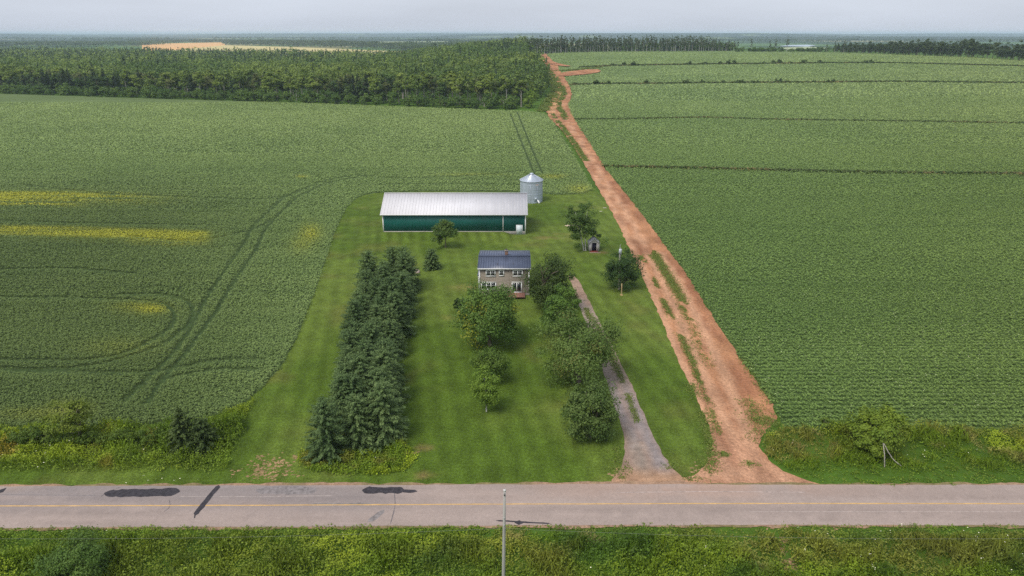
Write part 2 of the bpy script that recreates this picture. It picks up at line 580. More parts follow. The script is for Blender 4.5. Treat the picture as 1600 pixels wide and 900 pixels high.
Z7 = lambda pts: [(a / 2.5, 280 + b / 2.5) for a, b in pts]
TRAMS_PX = [
    Z7([(1420, -18), (1300, 2), (1250, 15), (1180, 45), (1100, 80), (1050, 130), (985, 190), (950, 260), (880, 360), (830, 430), (790, 500), (750, 575), (705, 650), (640, 725), (560, 800), (490, 870)]),
    Z7([(1420, -8), (1300, 12), (1230, 38), (1150, 80), (1080, 150), (1035, 200), (1000, 280), (930, 380), (880, 460), (840, 530), (770, 620), (710, 705), (640, 780), (575, 880)]),
    Z7([(-400, 465), (0, 465), (200, 465), (440, 472), (560, 478), (640, 486), (680, 515), (685, 560), (640, 610), (560, 650), (480, 690), (340, 715), (200, 712), (0, 710), (-400, 705)]),
    Z7([(460, 455), (600, 450), (700, 465), (755, 495), (750, 560), (640, 655), (500, 700), (380, 732), (250, 748), (0, 746), (-400, 740)]),
    Z7([(0, 752), (200, 757), (450, 760), (650, 757), (740, 730), (870, 708), (1050, 710)]),
    Z7([(620, 792), (740, 765), (850, 745), (1000, 750)]),
    Z7([(500, 225), (700, 245), (840, 237), (930, 215), (1010, 195), (1060, 160)]),
    Z7([(100, 25), (400, 60), (640, 70), (820, 75), (1000, 85), (1090, 76), (1140, 60)]),
    Z7([(0, 165), (300, 175), (600, 180), (830, 183)]),
    Z7([(0, 355), (300, 352), (520, 372)]),
    [(797, 178), (806, 200), (816, 226), (826, 250), (836, 275), (840, 296)],
    [(808, 176), (818, 200), (829, 228), (838, 250), (848, 272)],
    [(560, 276), (640, 280), (740, 276), (815, 268)],
    [(590, 290), (700, 288), (812, 290)],
]
TRAMS = [P(t) for t in TRAMS_PX]
pea_out = loop_world(PEA_PX, .25, 5)
pea_m = attr_mat('crop_ground', [(.06, 4, .85, 1.15, (.15, 3, 1)), (2.5, 6, .6, 1.3), (9, 3, .65, 1.3)], .95, .12, 4)
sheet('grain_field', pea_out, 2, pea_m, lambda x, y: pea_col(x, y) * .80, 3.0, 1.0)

def ribbon(mb, line, width, zfn, col, seed=0, step=.8, taper=True):
    """flat ragged ribbon along a world polyline"""
    line = np.asarray(line)[:, :2]
    # resample smooth
    seg = np.hypot(*np.diff(line, axis=0).T); s = np.r_[0, np.cumsum(seg)]
    n = max(2, int(s[-1] / (step * max(1, np.hypot(*line.mean(0)) / 120))))
    q = np.linspace(0, s[-1], n)
    x = np.interp(q, s, line[:, 0]); y = np.interp(q, s, line[:, 1])
    for _ in range(6):
        x[1:-1] = (x[:-2] + 2 * x[1:-1] + x[2:]) / 4; y[1:-1] = (y[:-2] + 2 * y[1:-1] + y[2:]) / 4
    dx = np.gradient(x); dy = np.gradient(y); l = np.hypot(dx, dy) + 1e-9
    w1 = width * (.30 + .3 * fbm(q * .4, q * 0, seed, 3) + .42 * (fbm(q * 2.2, q * 0, seed + 5, 3) - .25)); w2 = width * (.30 + .3 * fbm(q * .4 + 99, q * 0, seed + 3, 3) + .42 * (fbm(q * 2.2 + 31, q * 0, seed + 8, 3) - .25))
    if taper:
        e_ = np.minimum(q, s[-1] - q); k_ = np.sqrt(np.clip(e_ / (width * .6), .02, 1)); w1 = w1 * k_; w2 = w2 * k_
    a = np.stack([x - dy / l * w1, y + dx / l * w1], 1); b = np.stack([x + dy / l * w2, y - dx / l * w2], 1)
    v = np.empty((2 * n, 3)); v[0::2, :2] = b; v[1::2, :2] = a
    v[:, 2] = zfn(v[:, 0], v[:, 1])
    i = np.arange(n - 1) * 2
    mb.add(v, np.stack([i, i + 2, i + 3, i + 1], 1), col)
    return np.stack([x, y], 1)

tm = MB()
TRAM_W = []
for k, t in enumerate(TRAMS):
    TRAM_W.append(ribbon(tm, t, .62 if k in (0, 1) else .5, lambda x, y, k=k: T(x, y) + lay(3 + .12 * k, x, y), np.array([.044, .070, .022]), k * 5))
structure(tm.build('wheel_tracks', attr_mat('crushed_crop', [(1.5, 5, .6, 1.4)], .95, .08, 3)))

# --- potato field
def pot_col(x, y):
    t = .25 + .5 * ss(.3, .7, .4 * fbm(x * .02, y * .25, 51, 4) + .6 * fbm(x * .02, y * .02, 53, 4))
    c = mixc3(POT_A, POT_B, t)
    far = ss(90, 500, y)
    c = mixc3(c, c * np.array([1.75, 1.52, 2.05]), far)  # paler with distance: flowers, fewer shadow gaps and haze put into the colour
    # the right-hand end is a little yellower
    px, py = to_px(x, y)
    return mixc3(c, c * np.array([1.12, 1.0, .85]), .4 * ss(1150, 1600, px))
pot_out = loop_world(POT_PX, .3, 8)
pot_m = attr_mat('potato_ground', [(.05, 4, .88, 1.12, (.2, 2, 1)), (2.0, 6, .6, 1.3), (7, 3, .65, 1.3)], .95, .15, 3)
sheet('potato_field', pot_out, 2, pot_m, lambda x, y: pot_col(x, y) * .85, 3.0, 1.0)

# --- red dirt track and gravel drive
track_out = loop_world(TRACK_L + TRACK_R, .35, 12)
RUT1 = P([(1140, 748), (1120, 700), (1096, 640), (1060, 560), (1036, 500), (1012, 440), (990, 392), (966, 340), (940, 296), (905, 238), (880, 200), (862, 176), (872, 150), (879, 134)])
RUT2 = P([(1180, 745), (1152, 700), (1124, 640), (1092, 570), (1066, 510), (1040, 450), (1014, 398), (986, 345), (956, 300), (918, 240), (896, 205), (876, 168), (884, 146)])
RUT3 = P([(1230, 752), (1180, 715), (1160, 660), (1130, 580), (1090, 500), (1060, 440), (1030, 394)])
RUT4 = P([(1060, 750), (1100, 742), (1150, 740), (1210, 750)])
def track_col(x, y):
    t = fbm(x * .35, y * .12, 61, 4)
    c = mixc3(SOIL_B, SOIL_A, ss(.3, .62, t))
    d = np.minimum(np.minimum(dline(x, y, RUT1), dline(x, y, RUT2)), np.minimum(dline(x, y, RUT3), dline(x, y, RUT4)))
    c = mixc3(c, np.array([.53, .300, .180]), .85 * (1 - ss(.25, 1.15, d)))
    px, py = to_px(x, y)
    fan = ss(640, 730, py)
    c = mixc3(c, np.array([.48, .270, .170]), .5 * fan)
    far = ss(330, 420, y) * (1 - ss(.3, 2.0, dline(x, y, RUT1)))
    c = mixc3(c, np.array([.42, .26, .11]), .7 * far)
    damp = ss(.6, .75, fbm(x * .2 + 9, y * .1, 67, 4))
    return mixc3(c, np.array([.20, .085, .045]), .6 * damp * (1 - fan * .6))
dirt_m = attr_mat('red_dirt', [(.5, 6, .72, 1.25, (1, .35, 1)), (3, 6, .76, 1.24), (9, 4, .82, 1.18)], .95, .14, 2.5)
sheet('dirt_track', track_out, 4, dirt_m, track_col, 0.7, .9)
spur = P([(872, 104), (940, 108), (942, 113), (876, 118)])
sheet('dirt_headland', loop_world([(866, 117), (884, 113), (938, 108), (944, 111), (938, 115), (890, 120), (872, 122)], .4, 14), 6, dirt_m, track_col, 2, .5)
sheet('dirt_headland', loop_world([(846, 85), (853, 85), (858, 94), (868, 100), (884, 103), (905, 106), (880, 106), (862, 103), (852, 95)], .4, 15), 6, dirt_m, track_col, 2, .5)

drive_out = loop_world(DRIVE_L + DRIVE_R, .2, 22)
DR1 = P([(1010, 745), (990, 690), (968, 640), (948, 580), (930, 535), (905, 470)])
DR2 = P([(1040, 740), (1014, 690), (992, 640), (968, 585), (944, 530), (918, 480)])
def drive_col(x, y):
    t = fbm(x * .5, y * .25, 71, 4)
    c = mixc3(np.array([.25, .198, .160]), np.array([.335, .268, .220]), ss(.3, .65, t))
    px, py = to_px(x, y)
    grey = ss(.42, .6, fbm(x * .25, y * .12, 73, 3)) * ss(560, 640, py)
    c = mixc3(c, np.array([.26, .225, .225]), .8 * grey)
    c = mixc3(c, np.array([.40, .25, .16]), ss(725, 748, py))
    edge = 1 - np.clip((1 - ss(.2, 1.2, np.minimum(dline(x, y, DR1), dline(x, y, DR2)))), 0, 1)
    return mixc3(c, np.array([.34, .19, .11]), .45 * edge)
grav_m = attr_mat('gravel', [(1.2, 6, .75, 1.2), (9, 5, .72, 1.28)], .95, .06, 8)
sheet('driveway', drive_out, 5, grav_m, drive_col, 0.7, .9)

# --- road
def poly_line_w(pts):
    return P(pts)
road_n = P([(-700, 763), (0, 760.5), (400, 759), (800, 757.5), (960, 756), (1200, 758), (1600, 758), (2300, 757)])
road_f = P([(-700, 827), (0, 825), (400, 823.5), (800, 821.5), (1200, 820.5), (1600, 821), (2300, 824)])
def edge_line(p, amp, seed):
    xs = np.arange(p[0, 0], p[-1, 0], .45)
    ys = np.interp(xs, p[:, 0], p[:, 1])
    for _ in range(200):
        ys[1:-1] = (ys[:-2] + 2 * ys[1:-1] + ys[2:]) / 4
    ys = ys + amp * (fbm(xs * .7, xs * 0, seed, 4) - .5) * 2
    return np.stack([xs, ys], 1)
def road_col(x, y):
    c = mixc3(np.array([.300, .240, .212]), np.array([.355, .284, .250]), ss(.3, .7, fbm(x * .05, y * 1.4, 81, 4)))
    px, py = to_px(x, y)
    # older greyer asphalt on the left, dusted with red soil by the entrance
    c = mixc3(c, np.array([.235, .205, .200]), .75 * (1 - ss(560, 680, px)) * ss(.25, .6, fbm(x * .08, y * .6, 83, 3)) * ss(815, 775, py))
    dust = np.exp(-((px - 1080) / 230) ** 2) * ss(800, 752, py) * ss(.3, .6, fbm(x * .2, y * .7, 85, 4))
    c = mixc3(c, np.array([.40, .255, .185]), .65 * dust)
    for o_ in (1.0, 2.4):
        for base in (-1, 1):
            yc = np.interp(x, mid[:, 0], mid[:, 1]) + base * o_ * .95
            c = c * (1 - .07 * np.exp(-((y - yc) / .28) ** 2))[:, None]
    return c
e1 = edge_line(road_n, .10, 3); e2 = edge_line(road_f, .10, 9)
mid_px = P([(-700, 793), (0, 791), (400, 790), (800, 788), (1200, 787), (1600, 787.5), (2300, 789)])
mid = edge_line(mid_px, 0, 1)
sh1 = edge_line(road_n + np.array([0, .30, 0]), .35, 23); sh2 = edge_line(road_f - np.array([0, .28, 0]), .32, 29)
should_m = attr_mat('road_shoulder_soil', [(1.5, 6, .7, 1.25), (8, 5, .75, 1.25)], .95, .04, 6)
sheet('road_shoulder', np.vstack([sh2, sh1[::-1]]), 6, should_m, lambda x, y: mixc3(np.array([.33, .21, .14]), np.array([.20, .16, .075]), ss(.35, .65, fbm(x * .3, y * .6, 91))), 2.0, .2)
road_m = attr_mat('asphalt', [(.5, 5, .93, 1.07, (.2, 1.5, 1)), (14, 5, .86, 1.14), (3, 3, .95, 1.05)], .88, .012, 30)
sheet('road', np.vstack([e2, e1[::-1]]), 8, road_m, road_col, .7, .2)
def flat_ribbon(name, line, width, layer, mat, col, seed, parent=None):
    b = MB(); ribbon(b, line, width, lambda x, y: np.full(np.shape(x), layer * .004 + (seed % 40) * .00004), col, seed, .25)
    return structure(b.build(name, mat, parent))
paint_m = attr_mat('road_paint', [(2, 5, .75, 1.15, (.5, 2, 1)), (18, 4, .7, 1.2)], .7)
flat_ribbon('centre_line', mid, .125, 9, paint_m, np.array([.58, .37, .15]), 3)
wl = attr_mat('worn_paint', [(1.2, 5, .80, 1.2)], .8)
tar_m = attr_mat('tar', [(3, 5, .7, 1.4), (20, 4, .7, 1.3)], .7, .01, 25)
def tar(pts, width, seed):
    flat_ribbon('tar_patch', P(pts), width, 10, tar_m, np.array([.046, .042, .048]), seed)
tar([(163, 771), (200, 770.5), (240, 770), (281, 768.5)], .95, 1)
tar([(158, 776), (166, 771)], .35, 2)
tar([(342, 758.5), (333, 769), (325, 780), (318, 788), (311, 797), (305, 806)], .42, 4)
tar([(305, 803), (304, 810)], .75, 5)
tar([(566, 766.3), (590, 766.2), (610, 766.8), (632, 767)], .85, 7)
tar([(625, 767.4), (652, 768.2)], .4, 8)
tar([(10, 763), (-8, 772)], .6, 9)
tar([(188, 762), (176, 766)], .16, 10)
tar([(775, 814), (800, 815), (830, 817), (860, 818.5)], .16, 13)
tar([(804, 816.6), (818, 817.4)], .55, 14)
crack_m = attr_mat('crack_filler', [(3, 5, .7, 1.4)], .8)
def crack(pts, width, seed, c=(.15, .13, .13)):
    flat_ribbon('road_crack', P(pts), width, 8.5, crack_m, np.array(c), seed)
crack([(600, 797), (594, 804), (582, 810), (575, 816)], .55, 3, (.20, .178, .172))
crack([(616, 767), (618, 790), (610, 820)], .08, 31)
crack([(264, 780), (268, 795), (256, 800)], .07, 32)
crack([(402, 797), (412, 790)], .07, 33)
crack([(0, 773.5), (150, 774.5)], .07, 34, (.19, .17, .17))
crack([(485, 788.5), (540, 788.3), (580, 787.5)], .25, 36, (.20, .18, .17))
crack([(400, 766), (440, 766), (495, 767)], 1.0, 37, (.205, .182, .178))
crack([(280, 776), (400, 776.5), (520, 775)], .06, 38, (.36, .31, .28))
crack([(960, 770), (1100, 768.5), (1260, 769.5)], .08, 39, (.37, .30, .27))
crack([(1170, 800), (1400, 800), (1600, 800)], .05, 40, (.38, .32, .29))

# bare soil by the lawn corner and on the verges
bare = MB()
rng0 = np.random.default_rng(5)
for (cx, cy, n, sx, sy) in ((425, 727, 26, 13, 9), (405, 738, 12, 18, 5), (400, 729, 4, 3, 3), (428, 742, 8, 16, 4), (462, 713, 3, 3, 2), (640, 706, 3, 5, 1.5), (1215, 824, 5, 14, 2), (1300, 825, 3, 10, 1.5),
                            (1222, 850, 5, 6, 8), (1234, 872, 4, 5, 7), (1240, 890, 5, 8, 5), (975, 742, 6, 7, 3), (966, 737, 4, 4, 3), (1090, 735, 6, 6, 5), (1108, 705, 4, 3, 8)):
    for k in range(int(n * 4)):
        px = cx + rng0.normal() * sx * 1.25; py = cy + rng0.normal() * sy * 1.15
        q = P1(px, py)
        m = 9
        th = np.arange(m) / m * 2 * np.pi
        r = rng0.uniform(.03, .15) * (1 + .45 * rng0.normal(size=m)).clip(.3, 2)
        zz = .0065 + .00012 * (k % 60) + (0 if q[1] > 50 else .002)
        ring = np.stack([q[0] + r * 1.3 * np.cos(th), q[1] + r * np.sin(th), np.full(m, zz)], 1)
        ring = np.vstack([ring, ring[:1], ring[:1]])[:10]
        cen = np.array([[q[0], q[1], zz]])
        v = np.vstack([cen, ring[:9]])
        f = [(0, 1 + 2 * a, 1 + (2 * a + 1) % 9, 1 + (2 * a + 2) % 9) for a in range(4)] + [(0, 9, 1, 1)]
        f = f[:4] + [(0, 9, 1, 0)]
        f = [x for x in f if len(set(x)) == 4]
        bare.add(v, f, mixc3(np.array([.40, .25, .14]), np.array([.24, .17, .08]), np.array(rng0.uniform(0, 1))))
structure(bare.build('bare_soil', dirt_m))

# ------------------------------------------------------------------ crops (uncountable: stuff)
def scatter(x0, x1, y0, y1, sp, rng, rows=None):
    xs = np.arange(x0, x1, sp); ys = np.arange(y0, y1, rows or sp)
    X, Y = np.meshgrid(xs, ys)
    x = X.ravel() + rng.uniform(-.5, .5, X.size) * sp
    y = Y.ravel() + (rng.normal(0, .07, X.size) * rows * 1.0 if rows else rng.uniform(-.5, .5, X.size) * sp)
    return x, y

def visible(x, y, z=0, m=1.28):
    px, py = proj(x, y, z)
    return (np.abs(px - 800) < 800 * m) & (py < 1040)

def tufts(mb, x, y, h, spread, k, size, col, rng, tilt=.55, zlo=.35, flat=1.0, var=.28):
    N = len(x)
    xx = np.repeat(x, k) + rng.normal(0, 1, N * k) * spread
    yy = np.repeat(y, k) + rng.normal(0, 1, N * k) * spread * flat
    hh = np.repeat(np.broadcast_to(h, (N,)), k)
    d = np.clip(1 - ((xx - np.repeat(x, k)) ** 2 + (yy - np.repeat(y, k)) ** 2) / (3 * spread) ** 2, .2, 1)
    zz = T(xx, yy) + hh * d * rng.uniform(zlo, 1, N * k)
    n = np.stack([rng.normal(0, tilt, N * k), rng.normal(0, tilt, N * k), np.ones(N * k)], 1)
    c = np.repeat(col, k, axis=0) * rng.uniform(1 - var, 1 + var, (N * k, 1))
    sz = np.repeat(np.broadcast_to(size, (N,)), k) * rng.uniform(.7, 1.3, N * k)
    mb.leaves(np.stack([xx, yy, zz], 1), n, sz, c, rng, .7)

def tram_mask(x, y, half):
    m = np.ones(len(x), bool)
    for t in TRAM_W:
        bb0 = t.min(0) - 3; bb1 = t.max(0) + 3
        s = m & (x > bb0[0]) & (x < bb1[0]) & (y > bb0[1]) & (y < bb1[1])
        if s.any():
            m[s] &= dline(x[s], y[s], t[::2] if len(t) > 40 else t) > half
    return m

def crop_field(name, outline, bands, colfn, h, label_seed, trams=False, flowers=None):
    rng = np.random.default_rng(label_seed)
    mb = MB()
    x0, y0 = outline.min(0); x1, y1 = outline.max(0)
    for (ya, yb, sp, rows, k, spread, size) in bands:
        ya_ = max(ya, y0 - 1)
        if ya_ >= yb:
            continue
        lim = yb * 1.02 + 20
        x, y = scatter(max(x0, -lim), min(x1, lim), ya_, min(yb, y1), sp, rng, rows)
        s = visible(x, y) & inpoly(x, y, outline)
        x, y = x[s], y[s]
        if trams:
            s = tram_mask(x, y, .48 if yb < 170 else .68); x, y = x[s], y[s]
        c = colfn(x, y)
        hh = h * (.86 + .28 * fbm(x * .3, y * .3, 3, 2))
        tufts(mb, x, y, hh, spread, k, size, c, rng, .30, .55, 1.0, .12)
        if flowers and yb <= flowers[1]:
            m = rng.random(len(x)) < flowers[0] * (.4 + 1.2 * fbm(x * .2, y * .2, 77, 2))
            tufts(mb, x[m], y[m], hh[m] * 1.08, spread * .5, 2, flowers[2], np.tile(np.array([.42, .46, .30]), (m.sum(), 1)), rng, .3, .95)
    return structure(mb.build(name, CROP), 'stuff')

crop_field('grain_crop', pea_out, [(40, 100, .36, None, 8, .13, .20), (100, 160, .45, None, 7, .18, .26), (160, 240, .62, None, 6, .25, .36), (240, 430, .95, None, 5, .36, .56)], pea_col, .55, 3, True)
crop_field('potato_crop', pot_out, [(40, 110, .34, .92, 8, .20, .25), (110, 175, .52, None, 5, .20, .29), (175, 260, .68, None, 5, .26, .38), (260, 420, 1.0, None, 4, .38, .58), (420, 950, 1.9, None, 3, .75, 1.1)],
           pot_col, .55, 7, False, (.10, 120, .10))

# ------------------------------------------------------------------ plants: prototypes
def rgb(a):
    return np.array(a, float)

def deciduous(seed, H, R, zb, nclump, nleaf, ls, cols, trunk_r=.18, bark=(.16, .13, .10), shape=1.0, stems=1, rz=1.0, spread=.36, name='tree', limbs=9, up=.35, lean=0.0, gap=.25, cyl=.45):
    rng = np.random.default_rng(seed)
    cz = (zb + H) / 2; Rz = (H - zb) / 2
    ph = rng.uniform(0, 6.28, 8)
    cc = []
    for k in range(nclump):
        d = rng.normal(size=3); d /= np.linalg.norm(d)
        az = math.atan2(d[1], d[0])
        lob = 1 + gap * (.6 * math.cos(2 * az + ph[0]) * math.cos(2 * d[2] + ph[1]) + .7 * math.cos(3 * az + ph[2] + 2 * d[2]) + .5 * math.cos(5 * d[2] * 2 + ph[3] + az))
        rr = rng.uniform(.25, 1) ** .55 * lob * .86
        tpr = 1.0
        if shape != 1.0:                                   # narrower towards the top
            tpr = 1 - (1 - shape) * (d[2] * rr * .5 + .5)
        tpr *= max(.35, math.sqrt(max(0, 1 - d[2] ** 2))) ** (-cyl if d[2] < 0 else -.25 * cyl)
        cc.append((d[0] * R * rr * tpr + lean * (d[2] * .5 + .5), d[1] * R * rr * tpr, cz + d[2] * Rz * rr))
    cc = np.array(cc)
    mb = MB()
    # leaves clump by clump
    crad = R * spread * rng.uniform(.6, 1.35, nclump)
    ctint = rng.random(nclump)
    dirs = rng.normal(size=(nclump * nleaf, 3)); dirs /= np.linalg.norm(dirs, axis=1, keepdims=True)
    rad = rng.random(nclump * nleaf) ** .45
    pos = np.repeat(cc, nleaf, 0) + dirs * (rad * np.repeat(crad, nleaf))[:, None] * np.array([1, 1, .72 * rz])
    pos[:, 2] = np.maximum(pos[:, 2], .12)
    out = pos - np.array([0, 0, cz]); out /= (np.linalg.norm(out, axis=1, keepdims=True) + 1e-6)
    nrm = dirs * .45 + out * .3 + np.array([0, 0, up]) + rng.normal(size=dirs.shape) * .38
    t = np.repeat(ctint, nleaf) * .65 + rng.random(len(pos)) * .35
    c0, c1 = rgb(cols[0]), rgb(cols[1])
    col = mixc3(c0, c1, t)
    if len(cols) > 2:
        s = rng.random(nclump) < .10
        sm = np.repeat(s, nleaf) & (rng.random(len(pos)) < .8)
        col[sm] = rgb(cols[2]) * rng.uniform(.8, 1.2, (sm.sum(), 1))
    mb.leaves(pos, nrm, ls * rng.uniform(.65, 1.35, len(pos)), col, rng, .66)
    crown = mb.mesh(name + '_crown', LEAF)
    tb = MB()
    bk = rgb(bark)
    for s in range(stems):
        a = 6.28 * s / max(1, stems) + rng.uniform(0, 1)
        off = .0 if stems == 1 else .18
        top = np.array([lean * .6 + (R * .35 * math.cos(a) if stems > 1 else 0), R * .35 * math.sin(a) if stems > 1 else 0, zb + (H - zb) * .75])
        b0 = np.array([off * math.cos(a), off * math.sin(a), -.05])
        m1 = b0 * .5 + top * .5 + rng.normal(size=3) * np.array([.12, .12, 0]) * R * .4
        pts = np.array([b0, b0 * .75 + m1 * .25, m1, (m1 + top) / 2, top])
        tb.tube(pts, np.array([1.25, 1, .75, .5, .15]) * trunk_r / math.sqrt(stems), bk, 6)
        for k in range(limbs // stems):
            tgt = cc[rng.integers(nclump)]
            f = rng.uniform(.3, .85)
            st = m1 * (1 - abs(2 * f - 1)) + (b0 if f < .5 else top) * abs(2 * f - 1)
            mid_ = (st + tgt) / 2 + np.array([0, 0, .08 * R])
            tb.tube([st, mid_, tgt], np.array([.45, .3, .1]) * trunk_r, bk, 4)
    return [('trunk', tb.mesh(name + '_trunk', BARK, True)), ('crown', crown)]

def spruce(seed, H, R, cols, whorls=26, name='spruce', nb=9, zb=.02, leafw=.30, power=.85):
    rng = np.random.default_rng(seed)
    mb = MB(); C = []; Nn = []; Tg = []; Sz = []; Cl = []
    c0, c1 = rgb(cols[0]), rgb(cols[1])
    for k in range(whorls):
        f = (k + rng.uniform(-.3, .3)) / whorls
        f = min(max(f, 0), .985)
        z = H * (zb + (1 - zb) * f)
        Lb = R * (1 - f) ** power * (1.0 if f > .08 else .85) + .12
        m = max(4, int(nb * (1 - .45 * f)))
        a0 = rng.uniform(0, 6.28)
        for j in range(m):
            a = a0 + 6.283 * j / m + rng.normal(0, .32)
            L1 = Lb * rng.uniform(.68, 1.15)
            dr = np.array([math.cos(a), math.sin(a), 0])
            tint = rng.random()
            n = max(3, int(L1 / .10))
            rise = rng.uniform(.15, .45) * (f - .25)
            s = (np.arange(n) + .6) / n
            for side in (-1, -.45, .1, .6):
                sp = side * .26 * L1 * (1 - s) * .9
                zz = z + L1 * (rise * s * 1.6 - .30 * s * (1 - f) * .9 + .12 * s * s)
                p = dr[None] * (L1 * s)[:, None] + np.cross([0, 0, 1], dr)[None] * sp[:, None]
                p[:, 2] += zz - abs(side) * .06
                p += rng.normal(0, .035, p.shape)
                p += rng.normal(0, .05, p.shape)
                C.append(p)
                t = dr[None] + np.cross([0, 0, 1], dr)[None] * side * .8 + np.array([0, 0, -.1 + rise])
                Tg.append(np.repeat(t, n, 0) + rng.normal(0, .2, (n, 3)))
                Nn.append(np.tile([0, 0, 1.0], (n, 1)) + dr[None] * .35 + rng.normal(0, .5, (n, 3)))
                Sz.append(leafw * rng.uniform(.8, 1.4, n) * (1.15 - .3 * f))
                tt = np.clip(tint * .5 + .5 * s * rng.uniform(.5, 1.2, n), 0, 1)
                Cl.append(mixc3(c0, c1, tt))
    # leader
    n = 8
    p = np.zeros((n, 3)); p[:, 2] = H * np.linspace(.94, 1.03, n)
    C.append(p); Tg.append(np.tile([0, 0, 1.0], (n, 1)) + rng.normal(0, .15, (n, 3))); Nn.append(rng.normal(size=(n, 3))); Sz.append(np.full(n, leafw)); Cl.append(np.tile(c1, (n, 1)))
    mb.leaves(np.concatenate(C), np.concatenate(Nn), np.concatenate(Sz), np.concatenate(Cl), rng, .42, np.concatenate(Tg))
    tb = MB(); tb.tube([(0, 0, -.05), (0, 0, H * .5), (0, 0, H * .97)], [.02 * H + .02, .012 * H + .01, .015], (.12, .09, .07), 6)
    return [('trunk', tb.mesh(name + '_trunk', BARK, True)), ('crown', mb.mesh(name + '_crown', LEAF))]

def at(px, py, dz=-.02):
    q = P1(px, py)
    return (q[0], q[1], q[2] + dz)

def hgt(px, base, top):
    """height of an upright thing whose foot and tip show at those rows"""
    q = P1(px, base)
    return WP(px, top, q[1])[1] - q[2]

# ------------------------------------------------------------------ buildings
# barn
green = plain('green_metal', (.014, .118, .100), .45, .4, .10, .5, stretch=(1, 1, .2))
white = plain('white_paint', (.74, .74, .72), .5, .4, .05, 2)
galv = plain('pale_roof_metal', (.63, .615, .63), .5, .4, .05, .35, stretch=(3, .3, 1))
conc = plain('concrete', (.36, .33, .29), .9, .2, .15, 2)
def build_barn():
    D = P1(600, 366.3)[1]
    hf = WP(700, 361.2, D)[1]
    xl, _ = WP(599.6, 364, D); xr, _ = WP(821, 362, D)
    _, ze = WP(700, 333.5, D)
    W_, dep = xr - xl, 12.0
    r = thing('barn', 'long green metal barn with a pale grey metal roof', 'barn', (xl, D, 0))
    b = MB(); b.box(0, W_, 0, dep, hf + .001, ze)
    # gables
    zr = None
    for k in np.linspace(1.0, 5.0, 400):
        if proj(0, D + dep / 2, ze + k)[1] <= 302.2:
            zr = ze + k; break
    zr = zr or ze + 2.4
    for x in (0, W_):
        b.add([(x, 0, ze), (x, dep, ze), (x, dep / 2 + .01, zr - .12), (x, dep / 2 - .01, zr - .12)], [(0, 1, 2, 3)], (1, 1, 1))
    for k in range(int(W_ / .3)):                     # cladding ribs
        x = .15 + k * .3
        b.box(x, x + .05, -.022, -.002, hf + .02, ze - .02)
    b.build('wall', green, r)
    f = MB(); f.box(-.04, W_ + .04, -.05, dep + .05, -.3, hf)
    f.build('foundation', conc, r)
    rf = MB(); oh, ov = .45, .5
    sl = (zr - ze) / (dep / 2)
    zeo = ze - sl * ov + .12
    rf.slab((-oh, -ov, zeo), (W_ + oh, -ov, zeo), (W_ + oh, dep / 2, zr + .1), (-oh, dep / 2, zr + .1), .10)
    rf.slab((-oh, dep / 2, zr + .1), (W_ + oh, dep / 2, zr + .1), (W_ + oh, dep + ov, zeo), (-oh, dep + ov, zeo), .10)
    n = int(W_ / .62)
    for k in range(n + 1):
        x = -oh + .1 + k * (W_ + 2 * oh - .25) / n
        for (ya, za, yb, zb_) in ((-ov - .01, zeo, dep / 2, zr + .1), (dep + ov + .01, zeo, dep / 2, zr + .1)):
            rf.slab((x, ya, za + .028), (x + .07, ya, za + .028), (x + .07, yb, zb_ + .028), (x, yb, zb_ + .028), .026)
    roof = rf.build('roof', galv, r)
    rc = MB(); rc.slab((-oh - .02, dep / 2 - .2, zr + .10), (W_ + oh + .02, dep / 2 - .2, zr + .10), (W_ + oh + .02, dep / 2, zr + .17), (-oh - .02, dep / 2, zr + .17), .02)
    rc.slab((-oh - .02, dep / 2, zr + .17), (W_ + oh + .02, dep / 2, zr + .17), (W_ + oh + .02, dep / 2 + .2, zr + .10), (-oh - .02, dep / 2 + .2, zr + .10), .02)
    rc.build('ridge_cap', galv, roof)
    for x in (-.09, W_ - .12):
        t = MB(); t.box(x, x + .21, -.06, .15, .02, ze - .03); t.build('corner_trim', white, r)
    t = MB(); t.box(-oh, W_ + oh, -ov - .06, -ov - .003, zeo - .17, zeo + .02); t.build('fascia', white, r)
    xd, _ = WP(786, 350, D); xd -= xl
    t = MB(); t.box(xd - .06, xd + .07, -.12, -.056, .1, ze - .05); t.build('downspout', white, r)
    dx0, _ = WP(807.2, 366, D); dx1, zd = WP(815.6, 352, D)
    d = MB(); d.box(dx0 - xl, dx1 - xl, -.12, -.054, .0, zd); door = d.build('door', plain('door_paint', (.58, .64, .66), .5, .4, .04), r)
    fr = MB(); fr.box(dx0 - xl - .1, dx0 - xl - .003, -.11, -.054, .0, zd + .1); fr.box(dx1 - xl + .003, dx1 - xl + .1, -.11, -.054, .0, zd + .1); fr.box(dx0 - xl - .003, dx1 - xl + .003, -.11, -.054, zd + .003, zd + .1)
    fr.build('door_frame', white, door)
    # grass bank against the front wall, running out before the door
    gb = MB(); nx_, ny_ = 90, 14
    gx = np.linspace(xl - 2.5, WP(804, 366, D)[0], nx_); gy = np.linspace(0, 1, ny_)
    GX, GY = np.meshgrid(gx, gy)
    e0 = ss(xl - 2.5, xl + .5, GX) * (1 - ss(WP(785, 366, D)[0], WP(803, 366, D)[0], GX))
    GZ = .006 + (hf - .12) * e0 * ss(0, 1, GY) * (.93 + .14 * fbm(GX * .5, GY * 2, 71, 3))
    YY = D - 5.0 + 4.93 * GY
    ii = (np.arange(ny_ - 1)[:, None] * nx_ + np.arange(nx_ - 1)[None]).ravel()
    gb.add(np.stack([GX.ravel(), YY.ravel(), GZ.ravel()], 1), np.stack([ii, ii + 1, ii + nx_ + 1, ii + nx_], 1), lawn_col(GX.ravel(), YY.ravel()))
    structure(gb.build('grass_bank', lawn_m, None, True))
